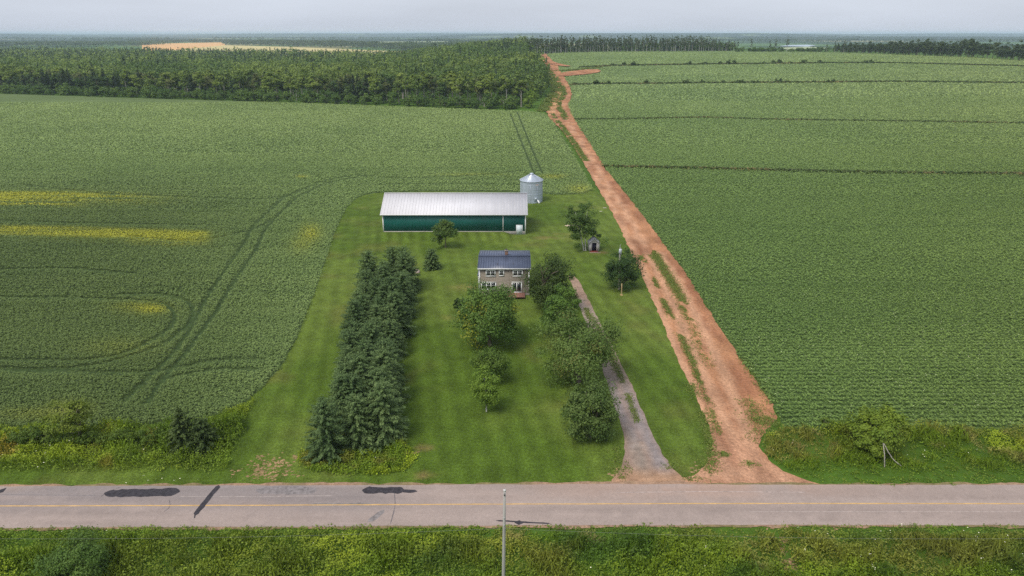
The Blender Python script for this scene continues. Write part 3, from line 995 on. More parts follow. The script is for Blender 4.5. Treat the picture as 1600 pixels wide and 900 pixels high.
    hd = MB(); hd.tube([(dx0 - xl + .12, -.16, 1.0), (dx0 - xl + .26, -.16, 1.0)], .025, (.1, .1, .1), 6); hd.build('handle', plain('dark_metal', (.05, .05, .055), .4, .5), door)
build_barn()

# grain bin
def lathe(mb, prof, seg, col, x=0, y=0):
    prof = np.asarray(prof, float); n = len(prof)
    th = np.arange(seg) / seg * 2 * np.pi
    v = np.stack([x + prof[:, 0:1] * np.cos(th), y + prof[:, 0:1] * np.sin(th), np.repeat(prof[:, 1:2], seg, 1)], 2).reshape(-1, 3)
    i = np.arange(n - 1)[:, None] * seg; k = np.arange(seg)[None]; k2 = (k + 1) % seg
    f = np.stack([i + k, i + k2, i + seg + k2, i + seg + k], 2).reshape(-1, 4)
    mb.add(v, f, col)

def build_bin():
    Df = P1(830.5, 318)[1]
    rad = (847.5 - 813) / 2 / FPX * (Df * CP + CAM_H * SP) * 1.02
    D = Df + rad
    x = WP(830.3, 300, D)[0]
    ze = WP(830, 284.6, Df)[1]
    zt = WP(830, 271.0, D)[1]
    r = thing('grain_bin', 'round galvanized grain bin with conical roof beside the green barn', 'grain bin', (x, D, 0))
    gm = plain('galvanised_steel', (.44, .49, .56), .42, .5, .12, .8, .4, stretch=(1, 1, .5))
    b = MB()
    z = np.arange(0, ze, .05)
    lathe(b, [(rad + .016 * math.sin(zz / .2 * 6.283), zz) for zz in z] + [(rad, ze)], 48, (1, 1, 1))
    for k in range(10):
        a = k / 10 * 6.283 + .2
        c, s = math.cos(a) * (rad + .03), math.sin(a) * (rad + .03)
        b.tube([(c, s, .05), (c, s, ze - .05)], .03, (1, 1, 1), 4)
    for zz in np.arange(1.1, ze, 1.1):
        lathe(b, [(rad + .012, zz - .03), (rad + .03, zz - .02), (rad + .03, zz + .02), (rad + .012, zz + .03)], 48, (1, 1, 1))
    b.build('bin_wall', gm, r, False)
    rm = plain('bin_roof_metal', (.50, .55, .62), .4, .5, .08, 1.0, .45)
    c = MB()
    lathe(c, [(rad + .18, ze - .06), (rad + .2, ze + .0), (.42, zt - .16), (.40, zt - .02)], 32, (1, 1, 1))
    for k in range(24):
        a = k / 24 * 6.283
        c.tube([((rad + .19) * math.cos(a), (rad + .19) * math.sin(a), ze + .02), (.42 * math.cos(a), .42 * math.sin(a), zt - .13)], .035, (1, 1, 1), 4)
    roof = c.build('roof', rm, r)
    k = MB(); lathe(k, [(.5, zt - .06), (.52, zt), (.3, zt + .12), (.02, zt + .16)], 20, (1, 1, 1)); k.build('roof_cap', rm, roof)
    # oval plate under the eave, with a red band
    th = math.radians(-62)
    def plate(w_, h_, dz, off, n=16):
        m = MB()
        v = []
        for i in range(n):
            t = i / n * 6.283
            a = th + w_ * math.cos(t) / rad
            v.append(((rad + off) * math.cos(a), (rad + off) * math.sin(a), ze - .75 + dz + h_ * math.sin(t)))
        f = [(0, i, i + 1, i + 2) for i in range(1, n - 2, 2)]
        m.add(v, f, (1, 1, 1)); return m
    pl = plate(.48, .30, 0, .05).build('emblem_plate', plain('plate_white', (.66, .64, .62), .5, .3, .03), r)
    plate(.36, .07, 0, .062).build('emblem_band', plain('plate_red', (.42, .16, .15), .5, .3, .05), pl)
    h = MB()
    a = math.radians(-68); cx, cy = math.cos(a), math.sin(a); tx, ty = -cy, cx
    def pan(w0, w1, z0, z1, o0, o1):
        v = []
        for o_ in (o0, o1):
            for (ww, zz) in ((w0, z0), (w1, z0), (w1, z1), (w0, z1)):
                v.append((cx * (rad + o_) + tx * ww, cy * (rad + o_) + ty * ww, zz))
        h.add(v, [(0, 3, 2, 1), (4, 5, 6, 7), (0, 1, 5, 4), (1, 2, 6, 5), (2, 3, 7, 6), (3, 0, 4, 7)], (1, 1, 1))
    pan(-.35, .35, .55, 1.45, .0, .09)
    door = h.build('hatch_door', plain('hatch_metal', (.30, .36, .42), .4, .5, .08), r)
    h = MB(); pan(-.2, .2, 1.05, 1.28, .092, .13); h.build('hatch_window', plain('hatch_pale', (.60, .64, .64), .4, .4, .05), door)
    a = math.radians(-58); cx, cy = math.cos(a), math.sin(a)
    s = MB(); s.tube([(cx * (rad - .1), cy * (rad - .1), .75), (cx * (rad + .35), cy * (rad + .35), .55), (cx * (rad + .85), cy * (rad + .85), .12)], [.17, .19, .22], (1, 1, 1), 8)
    s.build('unloading_spout', white, r)
    lad = MB()
    for dz in (-.2, .2):
        a = math.radians(20) + dz / rad
        lad.tube([((rad + .14) * math.cos(a), (rad + .14) * math.sin(a), .3), ((rad + .14) * math.cos(a), (rad + .14) * math.sin(a), ze)], .02, (1, 1, 1), 4)
    for zz in np.arange(.5, ze, .3):
        lad.tube([((rad + .14) * math.cos(math.radians(20) + t / rad), (rad + .14) * math.sin(math.radians(20) + t / rad), zz) for t in (-.2, .2)], .015, (1, 1, 1), 4)
    lad.build('ladder', gm, r)
build_bin()

# farmhouse
glass = None
def glass_mat():
    m, t, b, l = nodes('window_glass')
    b.inputs['Base Color'].default_value = (.012, .014, .016, 1)
    b.inputs['Roughness'].default_value = .06
    b.inputs['Specular IOR Level'].default_value = .6
    return m
glass = glass_mat()
def build_house():
    D = P1(790, 461)[1]
    X = lambda px, py=430: WP(px, py, D)[0]
    Zp = lambda py: WP(790, py, D)[1]
    xl, xr = X(748.5), X(827.5)
    ze = Zp(419)
    dep = 8.6
    ov = .28
    ridge_y = 3.6
    zr = ze + .9
    for k in np.linspace(.2, 3, 600):
        if proj(0, D + ridge_y, ze + k)[1] <= 400.2:
            zr = ze + k; break
    zb = ze
    for k in np.linspace(zr, ze - 2.5, 800):
        if proj(0, D + dep + ov, k)[1] >= 391.3:
            zb = k; break
    r = thing('farmhouse', 'two storey taupe farmhouse with dark blue grey metal roof and white windows', 'house', (0, D, 0))
    taupe = plain('taupe_siding', (.34, .292, .232), .7, .3, .08, 1.2, stretch=(.4, 1, 3))
    b = MB()
    b.box(xl, xr, .02, dep, 0, min(ze, zb) - .15)
    b.box(xl, xr, .02, ridge_y, min(ze, zb) - .15, ze - .02)
    n = int((ze - .3) / .16)
    for k in range(n):                                 # lap siding on the front
        z0 = .3 + k * (ze - .3) / n; z1 = z0 + (ze - .3) / n
        b.slab((xl, -.028, z0 + .012), (xr, -.028, z0 + .012), (xr, .012, z1), (xl, .012, z1), .012)
        b.quad((xl, -.028, z0), (xr, -.028, z0), (xr, -.028, z0 + .012), (xl, -.028, z0 + .012))
    for x in (xl, xr):
        b.add([(x, .02, ze - .02), (x, ridge_y, zr - .1), (x, dep, zb - .1), (x, dep, min(ze, zb) - .15)], [(0, 1, 2, 3)], (1, 1, 1))
    b.build('wall', taupe, r)
    f = MB(); f.box(xl - .03, xr + .03, -.06, dep + .03, -.2, .28); f.build('foundation', conc, r)
    rm = plain('roof_metal', (.078, .096, .150), .42, .45, .10, .8, stretch=(2, .4, 1))
    oh = .22
    sl = (zr - ze) / ridge_y
    rf = MB(); zf = ze - sl * ov + .1
    rf.slab((xl - oh, -ov, zf), (xr + oh, -ov, zf), (xr + oh, ridge_y, zr + .08), (xl - oh, ridge_y, zr + .08), .09)
    rf.slab((xl - oh, ridge_y, zr + .08), (xr + oh, ridge_y, zr + .08), (xr + oh, dep + ov, zb + .02), (xl - oh, dep + ov, zb + .02), .09)
    n = 21
    for k in range(n + 1):
        x = xl - oh + .03 + k * (xr - xl + 2 * oh - .12) / n
        rf.slab((x, -ov - .01, zf + .05), (x + .06, -ov - .01, zf + .05), (x + .06, ridge_y, zr + .13), (x, ridge_y, zr + .13), .048)
        rf.slab((x, ridge_y, zr + .13), (x + .06, ridge_y, zr + .13), (x + .06, dep + ov, zb + .07), (x, dep + ov, zb + .07), .048)
    roof = rf.build('roof', rm, r)
    rc = MB(); rc.slab((xl - oh - .02, ridge_y - .15, zr + .125), (xr + oh + .02, ridge_y - .15, zr + .125), (xr + oh + .02, ridge_y, zr + .165), (xl - oh - .02, ridge_y, zr + .165), .02)
    rc.slab((xl - oh - .02, ridge_y, zr + .165), (xr + oh + .02, ridge_y, zr + .165), (xr + oh + .02, ridge_y + .15, zr + .14), (xl - oh - .02, ridge_y + .15, zr + .14), .02)
    rc.build('ridge_cap', rm, roof)
    xc = X(791, 396)
    ch = MB(); ch.box(xc - .26, xc + .26, ridge_y + .2, ridge_y + .75, zr - .4, zr + .75)
    chim = ch.build('chimney', plain('brick', (.17, .10, .075), .9, .2, .3, 4), roof)
    cp = MB(); cp.box(xc - .32, xc + .32, ridge_y + .14, ridge_y + .81, zr + .753, zr + .86); cp.build('chimney_cap', plain('chimney_stone', (.22, .19, .17), .9, .2, .2), chim)
    fl = MB(); fl.tube([(xc - .02, ridge_y + .47, zr + .80), (xc - .02, ridge_y + .47, zr + 1.1)], .13, (1, 1, 1), 8); fl.build('flue_pipe', plain('flue_metal', (.05, .05, .05), .5, .5), chim)
    for (px, py) in ((777, 416.5), (802, 416.6)):
        x = X(px); v = MB(); yv = .9; v.tube([(x, yv, zf + sl * (yv + ov) - .02), (x, yv, zf + sl * (yv + ov) + .28)], .06, (1, 1, 1), 6); v.build('vent_pipe', plain('vent_grey', (.09, .09, .1), .6, .3), roof)
    fa = MB(); fa.box(xl - oh, xr + oh, -ov - .05, -ov - .003, zf - .16, zf + .02); fa.build('fascia', white, r)
    for x in (xl - .03, xr - .17):
        c = MB(); c.box(x, x + .2, -.06, -.031, .28, zf - .12); c.build('corner_board', white, r)
    def window(px0, px1, py0, py1, sashes, nm='window', mun=True):
        x0, x1, z0, z1 = X(px0, py1), X(px1, py1), Zp(py1), Zp(py0)
        fr = MB(); t = .16
        y0, y1 = -.085, -.030
        fr.box(x0, x1, y0, y1, z1 - t, z1); fr.box(x0, x1, y0, y1, z0, z0 + t)
        fr.box(x0, x0 + t, y0, y1, z0 + t + .001, z1 - t - .001); fr.box(x1 - t, x1, y0, y1, z0 + t + .001, z1 - t - .001)
        wd = (x1 - x0 - 2 * t) / sashes
        for s in range(1, sashes):
            xm = x0 + t + s * wd
            fr.box(xm - .07, xm + .07, y0, y1, z0 + t + .001, z1 - t - .001)
        o = fr.build(nm, white, r)
        for s in range(sashes):
            a = x0 + t + s * wd + (.07 if s else 0) + .004; b_ = x0 + t + (s + 1) * wd - (.07 if s < sashes - 1 else 0) - .004
            g = MB(); g.box(a, b_, -.052, -.034, z0 + t + .004, z1 - t - .004); g.build('pane', glass, o)
            if mun:
                mm = MB(); zm = z0 + (z1 - z0) * .55
                mm.box(a, b_, -.068, -.054, zm - .022, zm + .022)
                mm.build('sash_bar', white, o)
        return o
    window(759, 774.4, 421.8, 432, 2)
    window(779.4, 787.8, 422, 431.4, 1)
    window(801, 816.8, 421.8, 432, 2)
    window(752, 775.5, 440.2, 452.6, 3)
    dr = window(799.5, 815.6, 440.2, 457.2, 2, 'patio_door', False)
    hd = MB(); xm = X(807.6, 450); hd.box(xm - .02, xm + .02, -.12, -.088, 1.1, 1.35); hd.build('handle', plain('handle_metal', (.2, .2, .2), .4, .5), dr)
    # low deck of red-brown boards before the patio door
    dk = MB(); xa, xb = X(788, 462), X(820, 462)
    zd = .42
    yf = -2.0
    n = 14
    for k in range(n):
        y0 = yf + k * (1.93 / n)
        dk.box(xa, xb, y0 + .006, y0 + 1.93 / n - .006, zd - .04, zd)
    dkb = dk.build('deck', plain('deck_boards', (.30, .145, .105), .8, .25, .22, 1.5, stretch=(.5, 6, 1)), r)
    sk = MB(); sk.box(xa, xb, yf + .05, yf + .11, .22, zd - .045); sk.box(xa + .03, xa + .09, yf + .12, -.1, .05, zd - .045); sk.box(xb - .09, xb - .03, yf + .12, -.1, .05, zd - .045)
    for xx in np.linspace(xa + .15, xb - .25, 4):
        sk.box(xx, xx + .1, yf + .12, yf + .22, -.05, zd - .045)
    sk.build('deck_frame', plain('deck_timber', (.20, .12, .085), .85, .2, .2), dkb)
    # small porch on the left gable
    px0 = X(746.6, 434); zp = Zp(432.5)
    pr = MB(); pr.slab((px0 - .1, .5, zp - .05), (xl - .005, .5, zp + .35), (xl - .005, 3.4, zp + .35), (px0 - .1, 3.4, zp - .05), .1)
    por = pr.build('porch_roof', rm, r)
    for yy in (.6, 3.2):
        ps = MB(); ps.box(px0 + .02, px0 + .16, yy, yy + .14, .25, zp - .1); ps.build('porch_post', white, por)
    pb = MB(); pb.box(px0 - .02, xl - .01, .55, .66, zp - .33, zp - .16); pb.box(px0 - .02, px0 + .1, .67, 3.3, zp - .33, zp - .16); pb.build('porch_beam', white, por)
    pf = MB(); pf.box(px0 - .05, xl - .005, .5, 3.4, 0, .24); pf.build('porch_floor', plain('porch_boards', (.3, .27, .23), .8, .2, .2), por)
build_house()

# small shed
def build_shed():
    q = P1(928, 393)
    D = q[1]
    x = lambda px: WP(px, 390, D)[0]
    z = lambda py: WP(928, py, D)[1]
    w_ = (x(936.5) - x(920.3)); h1 = z(380); h2 = z(373.0)
    r = thing('garden_shed', 'tiny weathered grey shed with dark open doorway beside the pale trunked tree', 'shed', (x(928.3), D, 0))
    grey = plain('weathered_boards', (.40, .38, .37), .85, .2, .2, 3, stretch=(6, 6, .5))
    b = MB(); t = .08; d = 1.9
    b.box(-w_ / 2, -w_ / 2 + t, 0, d, 0, h1); b.box(w_ / 2 - t, w_ / 2, 0, d, 0, h1); b.box(-w_ / 2 + t, w_ / 2 - t, d - t, d, 0, h1)
    b.box(-w_ / 2 + t, -.42, 0, t, 0, h1); b.box(.42, w_ / 2 - t, 0, t, 0, h1); b.box(-.42, .42, 0, t, 1.75, h1)
    for y in (.0, d):
        b.add([(-w_ / 2, y, h1), (w_ / 2, y, h1), (.02, y, h2), (-.02, y, h2)], [(0, 1, 2, 3)], (1, 1, 1))
    b.build('wall', grey, r)
    rf = MB()
    rf.slab((-w_ / 2 - .15, -.15, h1 - .08), (0, -.15, h2 + .06), (0, d + .15, h2 + .06), (-w_ / 2 - .15, d + .15, h1 - .08), .06)
    rf.slab((0, -.15, h2 + .06), (w_ / 2 + .15, -.15, h1 - .08), (w_ / 2 + .15, d + .15, h1 - .08), (0, d + .15, h2 + .06), .06)
    rf.build('roof', plain('shed_roof', (.44, .43, .45), .7, .3, .15, 2), r)
    dd = MB(); dd.box(-.40, .40, .30, .36, .05, 1.72); dd.build('door', plain('doorway_shade', (.022, .018, .045), .6, .3, .2), r)  # dark bluish panel, painted as the shade inside the open doorway
    st = MB(); st.box(-.75, .75, -.42, -.01, 0, .16); st.build('step', plain('red_step', (.20, .035, .03), .7, .3, .2), r)
    p = MB(); p.box(-1.0, 1.25, -.95, -.43, -.03, .035); p.build('threshold_slab', plain('slab_brown', (.26, .19, .14), .9, .2, .2), r)
build_shed()

# poles
wood = plain('pole_wood', (.34, .31, .27), .9, .2, .18, 3, stretch=(3, 3, .2))
def build_yard_pole():
    base = at(967, 452)
    D = base[1]
    H = WP(969, 387, D)[1]
    x1 = WP(969, 387, D)[0] - base[0]
    r = thing('utility_pole', 'wooden utility pole with grey transformer can before the round dark tree', 'utility pole', base, group='utility poles')
    b = MB(); b.tube([(0, 0, -.1), (x1 * .5, 0, H * .5), (x1, 0, H)], [.17, .14, .11], (1, 1, 1), 8); b.build('pole', wood, r)
    t = MB(); lathe(t, [(.05, H - .95), (.24, H - .93), (.25, H - .2), (.22, H - .12), (.05, H - .08)], 14, (1, 1, 1), x1, -.36)
    tr = t.build('transformer', plain('transformer_grey', (.48, .52, .56), .45, .4, .05), r)
    for k in (-.1, .1):
        u = MB(); lathe(u, [(.03, H - .1), (.055, H - .05), (.03, H), (.05, H + .05), (.03, H + .1)], 8, (1, 1, 1), x1 + k, -.36); u.build('bushing', plain('porcelain', (.30, .28, .27), .3, .5), tr)
    p = MB(); p.tube([(x1, 0, H), (x1, 0, H + .55)], .035, (1, 1, 1), 6); p.build('pin', plain('pin_metal', (.25, .25, .26), .4, .5), r)
    g = MB(); g.tube([(x1, -.14, H - .7), (x1, -.32, H - .7)], .04, (1, 1, 1), 6); g.build('bracket', plain('bracket_metal', (.2, .2, .21), .4, .5), tr)
build_yard_pole()
r_ = thing('marker_post', 'short yellowish timber post at the foot of the yard pole', 'post', at(971, 461))
b = MB(); b.tube([(0, 0, -.1), (-.02, 0, 1.0), (-.05, .02, 2.0)], [.10, .095, .085], (1, 1, 1), 8); b.build('post', plain('yellow_timber', (.36, .27, .14), .85, .2, .2, 3, stretch=(3, 3, .3)), r_)
b = MB()
lathe(b, [(.30, -.02), (.26, .10), (.10, .16)], 10, (1, 1, 1)); b.build('post_footing', plain('footing_soil', (.36, .27, .12), .95, .1, .3, 5), r_)

def build_road_pole():
    D = 38.6
    x0, _ = WP(785.5, 900, D); xt, zt = WP(788.5, 766, D)
    r = thing('utility_pole', 'tall bare weathered grey pole in the near roadside grass', 'utility pole', (x0, D, 0), group='utility poles')
    b = MB(); b.tube([(0, 0, -.3), ((xt - x0) * .35, 0, zt * .35), ((xt - x0) * .7, 0, zt * .7), (xt - x0, 0, zt)], [.135, .12, .105, .085], (1, 1, 1), 8)
    b.build('pole', plain('silvered_wood', (.36, .345, .315), .9, .2, .2, 2.5, stretch=(4, 4, .15)), r)
    c = MB(); lathe(c, [(.088, zt - .05), (.10, zt - .04), (.09, zt + .06), (.03, zt + .09)], 10, (1, 1, 1), xt - x0, 0); c.build('pole_cap', plain('cap_white', (.62, .6, .58), .5, .3, .05), r)
    bo = MB(); bo.box(xt - x0 - .05, xt - x0 + .05, -.16, -.10, zt - .35, zt - .20); bo.build('bolt_bracket', plain('bolt_metal', (.13, .12, .12), .5, .5), r)
    for k, zc in enumerate((zt - 2.2, zt - 2.8)):
        n = MB(); n.box((xt - x0) * zc / zt - .03, (xt - x0) * zc / zt + .03, -.16, -.115, zc - .04, zc + .04); n.build('pole_tag', plain('tag_metal', (.5, .5, .5), .4, .5, .04), r)
    # one thin cable running along the road
    w_ = MB()
    zc = zt - 3.2
    for s in (-1, 1):
        n = 24
        tt = np.linspace(0, 1, n)
        pts = np.stack([x0 + s * (.13 + 62 * tt), np.full(n, D + .02), zc - 1.0 * 4 * tt * (1 - tt) * .9], 1)
        w_.tube(pts, .006, (1, 1, 1), 4)
    tag(w_.build('cable', plain('cable_grey', (.22, .22, .21), .6, .3, .05)), 'thin grey cable strung along the near side of the road', 'cable')
build_road_pole()

# ------------------------------------------------------------------ yard trees
G_DARK = [(.020, .045, .012), (.042, .078, .020)]
G_MID = [(.030, .066, .016), (.064, .112, .026)]
G_LITE = [(.050, .095, .030), (.085, .140, .046)]
SPR = [(.032, .066, .030), (.092, .144, .068)]

def yard(proto, name, label, px, base, rot=0, cat='tree', scale=1.0, tilt=(0, 0)):
    return place(proto, name, label, cat, at(px, base), rot, scale, tilt=tilt)

def size_of(px0, px1, base, py):
    """crown radius from its left and right edge"""
    q = P1((px0 + px1) / 2, base)
    return abs(WP(px1, py, q[1])[0] - WP(px0, py, q[1])[0]) / 2

def tree_px(seed, name, label, px, base, top, crown_bot, x0, x1, cols, nclump=46, nleaf=120, ls=.30, cat='tree', **kw):
    H = hgt(px, base, top); zb = hgt(px, base, crown_bot); R = size_of(x0, x1, base, (top + crown_bot) / 2)
    kw.setdefault('trunk_r', .03 * H)
    if kw.pop('fine', True):
        nclump = int(nclump * 1.7); ls *= .80; kw.setdefault('spread', .26)
    pr = deciduous(seed, H * .99, R * 1.08, zb * .6, nclump, nleaf, ls, cols, name=name, **kw)
    q = at((x0 + x1) / 2 if kw.get('stems', 1) == 1 and not kw.get('lean') else px, base)
    return place(pr, name, label, cat, at(px, base), 0)

tree_px(11, 'broadleaf_tree', 'big olive tree with yellowing clumps before the house front, left of the deck', 765, 540, 440, 540, 706, 824, [(.030, .074, .018), (.066, .122, .030), (.115, .145, .022)], 66, 140, .33, stems=1, shape=.8, gap=.14)
tree_px(12, 'broadleaf_tree', 'large dark round tree hiding the right corner of the house', 859, 483, 391, 483, 816, 905, [(.026, .050, .014), (.055, .084, .026)], 60, 125, .32, stems=2, shape=.85)
tree_px(13, 'broadleaf_tree', 'mid green tree standing between the large dark tree and the drive bend', 876, 523, 446, 523, 844, 908, [(.034, .084, .018), (.076, .138, .032)], 48, 130, .30, shape=.85, gap=.15)
tree_px(14, 'broadleaf_tree', 'wide loose pale green tree overhanging the gravel drive', 904, 598, 494, 580, 838, 964, [(.050, .092, .026), (.092, .142, .044), (.105, .118, .042)], 78, 165, .29, stems=3, gap=.42, spread=.28)
tree_px(15, 'broadleaf_tree', 'low round dark bush tree beside the lower drive', 920, 684, 598, 684, 876, 968, [(.028, .062, .016), (.076, .118, .042)], 66, 140, .26, stems=4, gap=.12, shape=.95)
tree_px(16, 'broadleaf_tree', 'small olive tree directly in front of the big yellowing tree', 766, 596, 540, 594, 738, 796, [(.036, .078, .016), (.076, .122, .026)], 36, 120, .26, trunk_r=.1, gap=.15, spread=.34)
tree_px(17, 'sapling', 'bright green sapling with thin white trunk in the middle of the lawn', 760, 643, 569, 630, 742, 786, [(.050, .105, .018), (.092, .160, .030)], 34, 110, .24, spread=.34, bark=(.52, .50, .45), trunk_r=.075, gap=.2)
tree_px(18, 'sapling', 'slender young tree in front of the green barn wall', 696, 387, 338, 376, 674, 717, [(.030, .066, .018), (.064, .108, .032)], 30, 120, .33, trunk_r=.10, gap=.25, shape=.7)
tree_px(19, 'broadleaf_tree', 'pale trunked spreading tree beside the little grey shed', 914, 392, 313, 374, 874, 930, [(.030, .066, .018), (.060, .104, .030)], 40, 130, .34, bark=(.50, .48, .44), trunk_r=.17, lean=-1.4, gap=.55, spread=.26, stems=2)
tree_px(20, 'broadleaf_tree', 'compact dark tree behind the yard utility pole', 971, 449, 386, 446, 939, 1003, [(.018, .044, .014), (.040, .076, .026)], 50, 125, .28, stems=2, gap=.2)
tree_px(21, 'shrub', 'small round dark shrub left of the big yellowing tree', 717, 487, 462, 486, 708, 727, [(.022, .046, .016), (.044, .074, .024)], 18, 80, .22, 'shrub', stems=3, gap=.1, trunk_r=.06)
yard(spruce(31, hgt(675, 420, 389), size_of(662, 689, 420, 410) * 1.1, SPR, 24, 'young_conifer', 11, .02, .24, .45), 'young_conifer', 'lone bushy young conifer on the lawn behind the spruce block', 675, 420)

# bushes along the roadsides
tree_px(22, 'willow_shrub', 'tall rounded bush at the edge of the potato field above the road', 1362, 704, 632, 704, 1320, 1404, [(.050, .098, .014), (.100, .155, .024)], 50, 190, .30, 'shrub', stems=5, gap=.12, trunk_r=.1)
tree_px(23, 'willow_shrub', 'small upright bush left of the rounded bush by the potato field', 1289, 672, 649, 671, 1281, 1299, [(.045, .09, .018), (.078, .13, .028)], 14, 60, .2, 'shrub', stems=3, trunk_r=.05)
tree_px(24, 'scraggly_tree', 'thin half bare young tree in the hedge at the far left', 124, 690, 622, 660, 96, 154, [(.070, .112, .018), (.120, .160, .032)], 34, 90, .24, stems=4, gap=.4, trunk_r=.09, limbs=16, bark=(.20, .17, .13))
yard(spruce(33, hgt(290, 702, 635), size_of(264, 318, 702, 690) * 1.1, [(.020, .042, .014), (.052, .082, .032)], 24, 'roadside_spruce', 10, .02, .28, .95), 'roadside_spruce', 'dark pointed spruce standing in the left roadside hedge', 290, 702)
yard(spruce(34, hgt(320, 698, 654), size_of(290, 348, 698, 688) * 1.1, [(.020, .042, .014), (.050, .078, .030)], 18, 'roadside_spruce', 11, .02, .28, .6), 'roadside_spruce', 'low squat spruce leaning against the pointed roadside spruce', 318, 699)
tree_px(25, 'roadside_bush', 'big dark rounded bush in the bottom left verge', 122, 905, 842, 902, 70, 172, [(.034, .078, .018), (.072, .125, .034)], 60, 120, .20, 'shrub', stems=5, gap=.15, trunk_r=.09)

# grey dead stems by the bush
d = MB()
for (a, bq, cq) in (((1382, 730), (1383, 712), (1381.5, 694)), ((1393, 714), (1388, 706), (1383, 695)), ((1408, 728), (1400, 722), (1393, 715))):
    D0 = P1(1384, 730)[1]
    pts = []
    for p in (a, bq, cq):
        x, z = WP(p[0], p[1], D0); pts.append((x, D0 + .1 * len(pts), max(z, .02)))
    d.tube(pts, [.055, .045, .03], (.36, .33, .29), 6)
o = d.build('dead_trunk', BARK); tag(o, 'pale bare dead stems poking out under the rounded bush', 'dead tree')

# ------------------------------------------------------------------ spruce block
PRO = [spruce(100 + k, 6.9, 2.55, SPR, 26, 'spruce', 12, .02, .235, .46) for k in range(5)]
fl, fr_, bl, br_ = P1(526, 704), P1(592, 690), P1(583, 446), P1(634, 448)
rngs = np.random.default_rng(8)
ordn = ['first', 'second', 'third', 'fourth', 'fifth', 'sixth', 'seventh', 'eighth', 'ninth', 'tenth', 'eleventh', 'twelfth', 'thirteenth', 'fourteenth', 'fifteenth', 'sixteenth', 'seventeenth', 'eighteenth']
for c in range(3):
    for k in range(13):
        f = k / 12.0
        a = fl * (1 - f) + bl * f; b_ = fr_ * (1 - f) + br_ * f
        p = a + (b_ - a) * c / 2.0
        p = p + np.array([rngs.normal(0, .35), rngs.normal(0, .7), 0])
        sc_ = rngs.uniform(.72, 1.10)
        if k < 2 and c == 0:
            sc_ = [.98, .95][k]
        side = ['left', 'middle', 'right'][c]
        place(PRO[rngs.integers(5)], 'spruce', f'dense blue green spruce, {ordn[k]} from the road in the {side} row of the planted block', 'tree', (p[0], p[1], -.03), rngs.uniform(0, 6.28), (sc_ * rngs.uniform(.9, 1.1), sc_ * rngs.uniform(.9, 1.1), sc_ * .97), 'spruces planted in a block')

# small pale things on the lawn
def pale_stone(name, label, px, py, sx, sy, sz, col, cat):
    b = MB(); rg = np.random.default_rng(int(px))
    prof = [(.02, 1.0), (.55, .93), (.9, .62), (1.0, .3), (.95, 0), (.8, -.1)]
    lathe(b, prof[::-1], 10, (1, 1, 1))
    v = b.V[0]; v *= (1 + .22 * (rg.random((len(v), 1)) - .5)); v *= np.array([sx, sy, sz])
    o = b.build(name, plain(name + '_stone', col, .9, .2, .2, 3), None, True)
    o.location = at(px, py); tag(o, label, cat)
pale_stone('boulder', 'pinkish pale boulder at the far right corner of the spruce block', 652, 426, .5, .45, .6, (.48, .38, .34), 'boulder')
pale_stone('sand_heap', 'low heap of pale sand behind the spreading tree', 893, 353, 1.5, .6, .25, (.52, .42, .31), 'sand heap')
for (px, py, l, lab) in ((945, 325, .9, 'pale board lying on the grass by the track, the right one'), (939, 330.5, .7, 'pale board lying on the grass by the track, the left one')):
    b = MB(); b.box(-l / 2, l / 2, -.12, .12, 0, .05); b.box(-l / 2 + .05, l / 2 - .08, .125, .26, 0, .045)
    o = b.build('board', plain('pale_board', (.5, .47, .38), .8, .2, .15)); o.location = at(px, py, .01); o.rotation_euler = (0, 0, .15); tag(o, lab, 'board')

# ------------------------------------------------------------------ roadside vegetation (stuff)
def blades(mb, x, y, h, w_, k, col, rng, lean=.35, spread=.12):
    N = len(x)
    if N == 0:
        return
    xx = np.repeat(x, k) + rng.normal(0, spread, N * k); yy = np.repeat(y, k) + rng.normal(0, spread, N * k)
    hh = np.repeat(np.broadcast_to(h, (N,)), k) * rng.uniform(.6, 1.15, N * k)
    t = np.stack([rng.normal(0, lean, N * k), rng.normal(0, lean, N * k), np.ones(N * k)], 1)
    n = rng.normal(size=(N * k, 3)); n[:, 2] *= .3
    c = np.repeat(col, k, 0) * rng.uniform(.75, 1.3, (N * k, 1))
    mb.leaves(np.stack([xx, yy, T(xx, yy) + hh * .48], 1), n, hh, c, rng, np.broadcast_to(w_, (1,))[0], t)

def weeds(name, poly_px, dens, seed, style):
    """style(x, y, px, py) -> height, colour, leafiness"""
    rng = np.random.default_rng(seed)
    poly = loop_world(poly_px, .35, seed)
    x0, y0 = poly.min(0); x1, y1 = poly.max(0)
    sp = 1 / math.sqrt(dens)
    x, y = scatter(x0, x1, y0, y1, sp, rng)
    s = inpoly(x, y, poly) & visible(x, y, 0, 1.3)
    x, y = x[s], y[s]
    px, py = to_px(x, y)
    h, c, leafy, keep = style(x, y, px, py)
    s = rng.random(len(x)) < keep
    x, y, h, c, leafy = x[s], y[s], h[s], c[s], leafy[s]
    mb = MB()
    g = rng.random(len(x)) > leafy
    mound = .45 + 1.1 * ss(.3, .7, fbm(x * .55, y * .55, seed + 40, 3)); h = h * mound
    c = c * (.78 + .5 * fbm(x * .9, y * .9, seed + 44, 2))[:, None]
    blades(mb, x[g], y[g], h[g], .11, 5, c[g], rng, .5)
    lf = ~g
    tufts(mb, x[lf], y[lf], h[lf], .17, 9, .17, c[lf], rng, .55, .3)
    # flowers
    fl_ = rng.random(len(x)) < .012 * ss(.5, .75, fbm(x * .15, y * .15, seed + 3, 3)) * 2
    tufts(mb, x[fl_], y[fl_], h[fl_] * 1.15, .05, 2, .10, np.tile([.62, .62, .52], (fl_.sum(), 1)), rng, .3, .95)
    return structure(mb.build(name, CROP), 'stuff')

